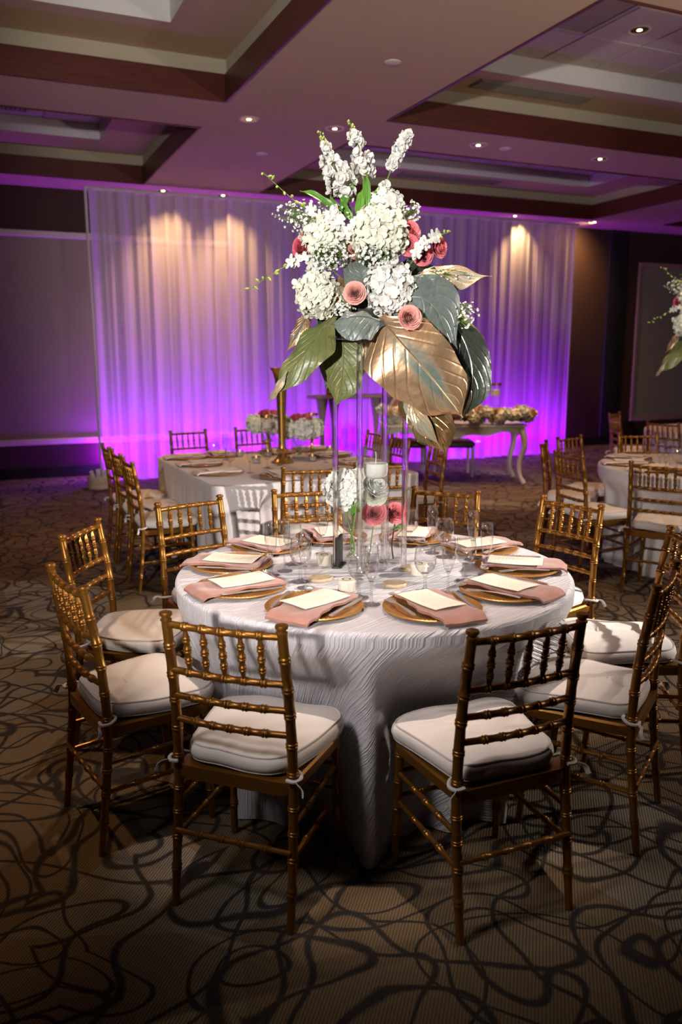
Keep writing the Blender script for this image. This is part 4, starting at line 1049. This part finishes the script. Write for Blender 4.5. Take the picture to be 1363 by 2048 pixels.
    rose(A, (-0.077, -0.2, 1.836), (-.1, -1, .12), .036, 'petal_peach', 6)
    rose(A, (0.111, -0.285, 1.747), (.25, -1, .1), .037, 'petal_peach', 7)
    rose(A, (-0.071, -0.1, 1.996), (0, -1, .2), .034, 'petal_peach', 8)
    # stock spikes
    stock(A, [(-0.068, -0.03, 2.058), (-0.098, -0.03, 2.166), (-0.15, -0.04, 2.29), (-0.202, -0.04, 2.41)], [(.42, .76, .040, .020), (.80, .90, .012, .012)], 1)
    stock(A, [(-0.046, -0.02, 2.059), (-0.043, -0.01, 2.184), (-0.047, 0.0, 2.325), (-0.094, 0.0, 2.457)], [(.54, .74, .032, .019), (.80, .90, .018, .015)], 2)
    stock(A, [(-0.02, -0.03, 2.04), (0.019, -0.03, 2.181), (0.074, -0.02, 2.321), (0.125, -0.02, 2.42)], [(.44, .47, .012, .015), (.60, .70, .014, .016), (.74, .94, .016, .016)], 3)
    blade(A, [(-0.034, -0.05, 2.107), (-0.031, -0.055, 2.167), (-0.03, -0.05, 2.22), (-0.033, -0.04, 2.273)], .016, 1); blade(A, [(-0.054, -0.06, 2.088), (-0.058, -0.07, 2.139), (-0.053, -0.06, 2.184), (-0.048, -0.05, 2.211)], .018, 2)
    blade(A, [(-0.098, -0.05, 2.107), (-0.117, -0.06, 2.149), (-0.098, -0.05, 2.203), (-0.069, -0.03, 2.253)], .014, 3); blade(A, [(-0.116, -0.06, 2.132), (-0.171, -0.07, 2.159), (-0.225, -0.06, 2.195), (-0.275, -0.04, 2.209)], .014, 4)
    blade(A, [(-0.007, -0.05, 2.108), (-0.004, -0.06, 2.158), (0.003, -0.05, 2.194), (0.015, -0.03, 2.229)], .013, 5); blade(A, [(-0.098, -0.06, 2.123), (-0.131, -0.06, 2.144), (-0.157, -0.05, 2.173), (-0.164, -0.04, 2.196)], .010, 6)
    blade(A, [(-0.076, -0.07, 2.087), (-0.098, -0.08, 2.12), (-0.117, -0.07, 2.156), (-0.128, -0.05, 2.184)], .014, 7); blade(A, [(-0.025, -0.07, 2.052), (-0.017, -0.08, 2.103), (-0.011, -0.07, 2.139), (-0.018, -0.05, 2.177)], .016, 8)
    # waxflower filler
    wax(A, (-0.116, -0.05, 2.055), (-0.265, -0.07, 2.118), (.11, .06, .055), 130, 1)
    wax(A, (-0.097, -0.08, 1.928), (-0.166, -0.19, 1.965), (.075, .04, .05), 130, 2)
    wax(A, (-0.024, -0.08, 1.928), (-0.008, -0.22, 1.965), (.085, .03, .035), 110, 3)
    wax(A, (0.05, -0.03, 2.076), (0.128, -0.05, 2.125), (.038, .04, .055), 90, 4)
    wax(A, (0.182, -0.06, 1.824), (0.33, -0.1, 1.764), (.050, .04, .055), 70, 5)
    wax(A, (-0.115, -0.08, 1.821), (-0.116, -0.2, 1.783), (.05, .02, .025), 45, 6)
    wax(A, (-0.097, -0.05, 2.002), (-0.156, -0.09, 2.101), (.07, .05, .05), 60, 7, 'petal_cream')
    wax(A, (0.2, -0.04, 1.924), (0.281, -0.06, 1.91), (.08, .02, .03), 14, 8)
    # orchid sprays
    orchid(A, [(-0.116, -0.08, 1.893), (-0.206, -0.14, 1.948), (-0.312, -0.16, 1.937), (-0.453, -0.14, 1.857)], [.22, .32, .42, .5, .56, .63], [.72, .76, .80, .85, .89, .93, .97, 1.0], 1)
    orchid(A, [(-0.116, -0.06, 2.036), (-0.206, -0.1, 2.099), (-0.305, -0.1, 2.176), (-0.404, -0.08, 2.264)], [.18, .28, .36, .45], [.56, .62, .68, .75, .82, .9, .96, 1.0], 2)
    orchid(A, [(0.086, -0.08, 1.893), (0.147, -0.16, 1.972), (0.189, -0.15, 2.025), (0.268, -0.13, 2.052)], [.30, .38, .46, .55, .62, .68, .74], [.80, .85, .9, .95, 1.0], 3)
    orchid(A, [(-0.098, -0.08, 1.963), (-0.116, -0.16, 2.031), (-0.141, -0.17, 2.08), (-0.161, -0.15, 2.117)], [.3, .42, .55, .65, .76, .86, .95], [1.0], 4, .03)
    for ch in A.children: ch.location.z -= STAND_H
    return A
centre = maker(make_centre)
use(centre(), 'tall centrepiece of white hydrangea, pink roses and gold leaves on the acrylic stand', (MAIN[0], MAIN[1], Z + STAND_H - .776), R(-24))
use(stand(), 'clear acrylic rod stand on the second round table, at the picture edge', (RT[0], RT[1], Z), R(-46))
use(centre(), 'flower centrepiece on the second round table, cut by the picture edge', (RT[0], RT[1], Z + STAND_H - .776), R(-46))

# ------------------------------------------------------------------ the low group on the main table
def cyl(m, r_, h, seg=40):
    m.lathe([(0, .004), (r_ - .004, .004), (r_, .008), (r_, h - .001), (r_ - .0015, h), (r_ - .003, h - .001), (r_ - .003, .016), (0, .014)], seg, caps=False)
g = empty('candle_cylinder', (1.417, 2.848, Z), 0, 'tall glass cylinder of water with floating white candle and submerged flowers', 'vase')
m = MB(); cyl(m, .053, .497); m.build('glass_cylinder', 'vaseglass', g, sharp=None)
m = MB(); m.lathe([(.0, .395), (.0495, .395)], 40, caps=False); m.build('water', 'water', g)
m = MB(); m.lathe([(0, .375), (.036, .376), (.044, .384), (.047, .40), (.047, .425), (.045, .430), (.010, .427), (0, .426)], 32); cn = m.build('floating_candle', 'candle', g)
m = MB(); m.tube([(0, 0, .425), (.002, 0, .46), (-.001, .001, .475)], .0013, 6); m.build('wick', 'paper', cn)
rose(g, (0, 0, .335), (.1, -.6, .6), .047, 'petal_white', 21, 'white_bloom')
rose(g, (-.004, -.004, .305), (-.3, -.8, .1), .042, 'petal_cream', 22, 'white_bloom')
rose(g, (-.006, -.002, .230), (-.3, -.8, .25), .044, 'petal_pink', 23, 'pink_rose')
stem(g, [(-.006, 0, .205), (-.015, .005, .12), (-.025, .01, .02)], .0025, .002)
g = empty('hydrangea_vase', (1.391, 3.018, Z), R(-24), 'narrow glass vase holding one white hydrangea on the main table', 'vase')
m = MB(); cyl(m, .036, .20); m.build('glass_vase', 'vaseglass', g, sharp=None)
hydrangea(g, (-.035, -.01, .305), .074, 'petal_white', 31)
hydrangea(g, (.028, .02, .335), .045, 'petal_cream', 32)
stem(g, [(-.03, 0, .24), (-.008, .0, .15), (.012, 0, .05), (-.018, .0, .018)], .0045, .0045); stem(g, [(.02, .01, .30), (.012, .0, .18), (-.004, 0, .06), (.016, .0, .018)], .004, .004)
leaf(g, [(.0, -.03, .20), (.012, -.045, .235), (.02, -.04, .27), (.03, -.02, .29)], [.004, .022, .018, 0], [.004, .022, .018, 0], (0, -1, .2), 'greenleaf', .2, .003, 3, 'green_leaf', 12)
g = empty('rose_vase', (1.532, 2.903, Z), R(-24), 'narrow glass vase with one pink rose on a dark stem on the main table', 'vase')
m = MB(); cyl(m, .027, .15); m.build('glass_vase', 'vaseglass', g, sharp=None)
rose(g, (.004, -.004, .212), (.15, -.8, .35), .040, 'petal_pink', 33, 'pink_rose'); stem(g, [(.004, 0, .185), (-.006, .0, .12), (-.010, 0, .07), (-.004, 0, .02)], .0028, .0032, 'stem', 'darkstem')
leaf(g, [(-.004, -.006, .15), (.012, -.022, .16), (.022, -.026, .158), (.032, -.024, .148)], [.002, .008, .007, 0], [.002, .008, .007, 0], (0, -.6, .8), 'greenleaf', .2, .002, 4, 'green_leaf', 10)
g = empty('table_number_stand', (1.31, 2.963, Z), R(52), 'small black table number stand seen edge-on beside the acrylic rods', 'sign')
m = MB(); m.box((0, 0, .066), (.085, .012, .12), .002); m.build('plaque', 'black', g, sharp=30)
m = MB(); m.box((0, 0, .004), (.09, .04, .008), .002); m.build('foot', 'black', g, sharp=30)
def make_slice():
    rnd = random.Random(5); m = MB(); n_ = 28; rr = [1 + .06 * math.sin(3 * a + 1) + .04 * math.sin(7 * a) for a in [2 * PI * k / n_ for k in range(n_)]]
    rows = []
    for z, s in ((.0, .96), (.002, 1), (.010, 1), (.012, .96)): rows.append([(.046 * s * q * math.cos(2 * PI * k / n_), .04 * s * q * math.sin(2 * PI * k / n_), z) for k, q in enumerate(rr)])
    o = m.grid(rows, closed_u=True); m.cap(o, n_, True); m.cap(o + 3 * n_, n_)
    return tag(m.build('wood_slice', 'coaster', None), 'x', 'coaster', 'speckled slices on the main table')
sl = maker(make_slice)
for p, l in (((1.159, 2.797), 'speckled tan slice in front of the hydrangea vase, by the left rod'), ((1.381, 2.611), 'speckled tan slice below the right acrylic rod'), ((1.552, 2.79), 'speckled tan slice behind the right acrylic rod')):
    use(sl(), l, (p[0], p[1], Z), R(-20))
def make_box():
    g = empty('favour_box', (0, 0, 0), 0, 'x', 'box', 'ivory favour boxes')
    m = MB(); m.lathe([(0, 0), (.030, 0), (.032, .003), (.032, .030), (0, .030)], 28); m.build('body', 'ivory', g)
    m = MB(); m.lathe([(0, .030), (.033, .030), (.0335, .033), (.0335, .041), (.031, .044), (0, .044)], 28); l = m.build('lid', 'ivory', g)
    m = MB(); m.lathe([(.012, .0445), (.016, .0452), (.016, .0445)], 20, caps=False); m.build('emblem', 'gold', l)
    return g
bx_ = maker(make_box)
for p, l in (((1.189, 2.622), 'round ivory favour box in front of the acrylic rods'), ((1.262, 3.002), 'round ivory favour box beside the black table number'), ((1.54, 2.712), 'round ivory favour box beside the front goblet')):
    use(bx_(), l, (p[0], p[1], Z), R(-20))

# ------------------------------------------------------------------ decorations of the rectangular table
g = empty('trumpet_vase', (2.222, 6.143, Z), 0, 'tall gold trumpet vase on the rectangular table', 'vase')
m = MB(); m.lathe([(0, 0), (.085, 0), (.09, .008), (.07, .02), (.04, .05), (.030, .10), (.028, .20), (.033, .38), (.040, .55), (.050, .66), (.066, .71), (.090, .745), (.092, .75), (.086, .748), (.05, .70), (0, .60)], 36); m.build('body', 'gold', g)
m = MB(); m.lathe([(.030, .07), (.046, .085), (.048, .10), (.034, .118)], 28, caps=False); m.build('collar', 'gold', g)
def low_arr(loc, label, seed, s=1.0):
    g = empty('hydrangea_arrangement', (loc[0], loc[1], Z), 0, label, 'flowers', 'low hydrangea arrangements')
    m = MB(); m.lathe([(0, .004), (.06, .004), (.066, .01), (.066, .16), (.064, .161), (.063, .16), (.063, .015), (0, .012)], 32, caps=False); m.build('glass_vase', 'vaseglass', g, sharp=None)
    rnd = random.Random(seed)
    for k, (x, y, z, r_) in enumerate(((-.12, -.02, .25, .082), (.0, -.08, .245, .085), (.12, -.01, .25, .082), (0, .08, .25, .08))):
        hydrangea(g, (x * s, y * s, z), r_, 'petal_white' if k % 2 else 'petal_cream', seed * 10 + k, fl=.021); stem(g, [(x * s * .8, y * s * .8, z - .04), (x * .2, y * .2, .10), (-x * .2, -y * .2, .02)], .004, .004)
    for k, (x, y) in enumerate(((-.045, -.03), (.05, -.035), (.0, .04))): rose(g, (x, y, .335), (x * 3, -.3, 1), .046, 'petal_deep' if k != 1 else 'petal_pink', seed * 7 + k)
low_arr((2.40, 7.0), 'white hydrangea and pink rose vase on the rectangular table, behind the gold vase', 3)
low_arr((2.47, 6.394), 'white hydrangea and pink rose vase on the rectangular table, in front beside the gold vase', 4)
def make_votive():
    g = empty('votive_candle', (0, 0, 0), 0, 'x', 'candle', 'small votive candles')
    m = MB(); m.lathe([(0, 0), (.028, 0), (.032, .005), (.036, .055), (.034, .056), (.030, .008), (0, .006)], 24, caps=False); m.build('cup', 'glass', g, sharp=None)
    m = MB(); m.lathe([(0, .008), (.029, .008), (.031, .036), (0, .037)], 20); w = m.build('wax', 'candle', g)
    m = MB(); m.lathe([(0, .037), (.004, .043), (.003, .052), (0, .062)], 8); m.build('flame', 'glim', w); return g
vot = maker(make_votive)
for k, p in enumerate([(2.03, 6.223), (2.248, 6.132), (2.48, 6.139), (2.256, 6.596), (2.036, 6.687), (2.846, 6.63)]):
    use(vot(), ['votive candle before the gold vase, nearest the napkins', 'votive candle at the foot of the gold vase', 'votive candle beside the front hydrangea vase', 'votive candle behind the gold vase', 'votive candle among the glasses by the basket end', 'votive candle at the garland end of the rectangular table'][k], (p[0], p[1], Z))
def make_pillar():
    g = empty('candle_holder', (0, 0, 0), 0, 'x', 'candle holder', 'gold-rimmed candle cylinders')
    m = MB(); m.lathe([(0, 0), (.05, 0), (.052, .008), (.02, .016), (.012, .03), (.012, .10), (.03, .115), (.055, .12), (.055, .128), (0, .128)], 24); m.build('foot', 'gold', g)
    m = MB(); m.lathe([(0, .13), (.048, .13), (.052, .135), (.052, .33), (.050, .33), (.049, .14), (0, .138)], 28, caps=False); m.build('cylinder', 'vaseglass', g, sharp=None)
    m = MB(); m.lathe([(.0505, .325), (.056, .325), (.056, .345), (.0505, .345), (.0505, .325)], 28, caps=False); m.build('gold_rim', 'gold', g)
    m = MB(); m.lathe([(0, .235), (.046, .235), (.046, .285), (0, .285)], 24); m.build('candle', 'candle', g); return g
pil = maker(make_pillar)
use(pil(), 'gold-rimmed candle cylinder behind the gold vase on the rectangular table', (2.28, 6.68, Z)); use(pil(), 'gold-rimmed candle cylinder between the two hydrangea vases', (2.72, 6.74, Z))

# ------------------------------------------------------------------ sweetheart table with garland
SA = R(-24); SC = Vector((5.62, 9.12))
def sw(x, y): return (SC.x + x * math.cos(SA) - y * math.sin(SA), SC.y + x * math.sin(SA) + y * math.cos(SA))
g = empty('carved_table', (SC.x, SC.y, 0), SA, 'white carved table with curved legs before the purple drape', 'table')
m = MB(); rows = []
L2, D2 = .92, .36
for z, ins in ((.728, .006), (.733, 0), (.755, 0), (.760, .006)): rows.append([(x, y, z) for x, y in rrect(L2 - ins, D2 - ins, .04, 5)])
o = m.grid(rows, closed_u=True); n_ = len(rows[0]); m.cap(o, n_, True); m.cap(o + 3 * n_, n_); m.build('tabletop', 'whitewood', g)
def apron(a, b, fixed, along_x):
    m = MB(); N = 48; rows = []
    for th in (-.012, .012):
        top, bot = [], []
        for i in range(N + 1):
            t = lerp(a, b, i / N); q = abs(i / N * 2 - 1)
            d = .075 + .055 * (math.cos(q * PI * 1.0) * .5 + .5) ** 1.5 + .018 * math.cos(q * PI * 4)
            p = (t, fixed + th) if along_x else (fixed + th, t)
            top.append((*p, .730)); bot.append((*p, .730 - d))
        rows += [top, bot] if th < 0 else [bot, top]
    m.grid(rows, closed_v=True); m.build('apron', 'whitewood', g, sharp=50)
apron(-.84, .84, -.31, True); apron(-.84, .84, .31, True); apron(-.28, .28, -.86, False); apron(-.28, .28, .86, False)
for sx in (-1, 1):
    for sy in (-1, 1):
        m = MB(); x, y = sx * .85, sy * .31
        pts = catmull([(x - sx * .01, y - sy * .01, .73), (x + sx * .03, y + sy * .02, .60), (x + sx * .035, y + sy * .02, .46), (x - sx * .01, y - sy * .005, .28), (x - sx * .005, y, .13), (x + sx * .05, y + sy * .03, .012)], 30)
        m.tube(pts, [lerp(.05, .024, min(1, (i / 30) ** .7)) + (.006 if i > 27 else 0) for i in range(31)], 10); m.build('cabriole_leg', 'whitewood', g)
ga = empty('flower_garland', (SC.x, SC.y, .762), SA, 'long garland of peach and cream flowers along the carved table', 'flowers')
rnd = random.Random(17)
for k in range(110):
    x = lerp(-.90, .98, (k + rnd.uniform(0, 1)) / 110); y = -.24 + rnd.uniform(-.15, .10); z = .05 + rnd.uniform(0, .17) * (1 - abs(y + .24) * 3)
    if x > .86: z -= .0
    if k % 3 == 0: hydrangea(ga, (x, y, max(.05, z)), .070, rnd.choice(['petal_blush', 'petal_cream', 'petal_blush']), 200 + k, n=70, name='garland_bloom', fl=.024)
    else: rose(ga, (x, y, max(.05, z + .02)), (rnd.uniform(-.5, .5), -.9, rnd.uniform(.1, .9)), rnd.uniform(.042, .058), rnd.choice(['petal_orange', 'petal_peach', 'petal_blush', 'petal_orange']), 300 + k, 'garland_rose', False)
for k in range(26):
    x = rnd.uniform(-.9, 1.0); d = Vector((rnd.uniform(-.6, .6), -.7, rnd.uniform(-.1, .8))).normalized(); p = Vector((x, -.26, .05)); q = p + d * .13
    leaf(ga, [tuple(p), tuple(p.lerp(q, .35) + Vector((0, 0, .01))), tuple(p.lerp(q, .7) + Vector((0, 0, .008))), tuple(q)], [.004, .024, .018, 0], [.004, .024, .018, 0], (0, -.4, 1), 'greenleaf' if k % 3 else 'petal_orange', .15, .003, k, 'garland_leaf', 8)
for k, (x, y, s, l) in enumerate(((.38, .05, 1.45, 'gold-rimmed candle cylinder on the carved table, shorter of the garland-end pair'), (.58, .1, 1.45, 'gold-rimmed candle cylinder on the carved table, nearest the garland end'),
                                 (-.62, .05, 1.35, 'gold-rimmed candle cylinder on the carved table, behind the acrylic rods'), (-.44, .12, 1.45, 'gold-rimmed candle cylinder on the carved table, beside the gold leaf'))):
    o = use(pil(), l, (*sw(x, y), .762)); o.scale = (s * .95, s * .95, s)
# two upholstered seats behind it
def make_seat():
    g = empty('upholstered_chair', (0, 0, 0), 0, 'x', 'chair', 'white framed chairs at the carved table')
    m = MB(); m.box((0, 0, .44), (.52, .48, .09), .03); m.build('seat', 'seatbrown', g)
    for sx in (-1, 1):
        for y in (-.21, .21):
            m = MB(); m.tube([(sx * .23, y, 0), (sx * .23, y, .40)], [.016, .024], 8); m.build('leg', 'whitewood', g)
    m = MB(); rows = []
    for i in range(25):
        a = 2 * PI * i / 24; rows.append([(.23 * math.cos(a) + .024 * math.cos(a) * math.cos(b), .25 + .022 * math.sin(b), .83 + .27 * math.sin(a) + .024 * math.sin(a) * math.cos(b)) for b in [2 * PI * k / 8 for k in range(8)]])
    m.grid(rows, closed_u=True); m.build('back_frame', 'whitewood', g)
    m = MB(); m.grid([[(.215 * s * math.cos(a), .25 - .04 * (1 - s * s), .83 + .255 * s * math.sin(a)) for a in [2 * PI * k / 24 for k in range(24)]] for s in (1, .8, .5, .2, .02)], closed_u=True); m.build('back_pad', 'seatgold', g)
    for sx in (-1, 1):
        m = MB(); m.tube([(sx * .12, .23, .46), (sx * .13, .25, .62)], .02, 8); m.build('back_support', 'whitewood', g)
    return g
seat = maker(make_seat)
use(seat(), 'white framed amber-backed chair behind the carved table, seen past the acrylic rods', (*sw(-.52, .55), 0), SA); use(seat(), 'white framed amber-backed chair behind the carved table, hidden by the gold leaf', (*sw(.12, .55), 0), SA)
# console with hourglass legs and gilt frame
g = empty('console_table', (4.83, 10.35, 0), 0, 'grey console table on hourglass legs against the drape', 'table')
m = MB(); m.box((0, 0, 1.065), (1.3, .36, .045), .008); m.build('tabletop', 'greywood', g)
for x in (-.50, -.32, .32, .50):
    m = MB(); m.lathe([(.078, 0), (.08, .02), (.06, .18), (.036, .40), (.03, .56), (.04, .74), (.066, .92), (.078, 1.0), (.08, 1.042)], 20, (x, 0, 0)); m.build('hourglass_leg', 'greywood', g)
g = empty('picture_frame', (4.55, 10.38, 1.0875), R(4), 'narrow gilt frame standing on the grey console', 'frame')
for cc, dd in (((-.13, 0, .2), (.035, .03, .40)), ((.13, 0, .2), (.035, .03, .40)), ((0, 0, .3825), (.225, .03, .035)), ((0, 0, .0175), (.225, .03, .035))):
    m = MB(); m.box(cc, dd, .006); m.build('frame_rail', 'gold', g)
m = MB(); m.box((0, .004, .2), (.235, .008, .34)); m.build('print', 'ivory', g, smooth=False)

# ------------------------------------------------------------------ basket of rolled programmes
g = empty('birch_tub', (1.36, 10.464, 0), 0, 'pale round tub on the carpet at the foot of the drape', 'tub')
m = MB(); m.lathe([(0, .006), (.13, .006), (.138, 0), (.142, .004), (.142, .15), (.138, .154), (.132, .15), (.130, .016), (0, .014)], 36, caps=False); m.build('tub_wall', 'basket', g)
for z in (.03, .128):
    m = MB(); m.lathe([(.142, z - .012), (.147, z - .01), (.147, z + .01), (.142, z + .012)], 36, caps=False); m.build('hoop', 'basket', g)
rnd = random.Random(4)
for k in range(9):
    a = rnd.uniform(0, 6.28); r_ = rnd.uniform(.02, .085); p = Vector((1.36 + r_ * math.cos(a), 10.464 + r_ * math.sin(a), .0)); d = Vector((math.cos(a) * .25 - .1, math.sin(a) * .2, 1)).normalized()
    m = MB(); m.tube([(0, 0, .02), tuple(Vector((0, 0, .02)) + d * .10), tuple(Vector((0, 0, .02)) + d * .21)], .018, 10, caps=True); o = m.build('paper_roll', 'paper', None); o.location = p
    tag(o, 'white paper roll standing in the pale tub', 'paper roll', 'paper rolls in the tub')
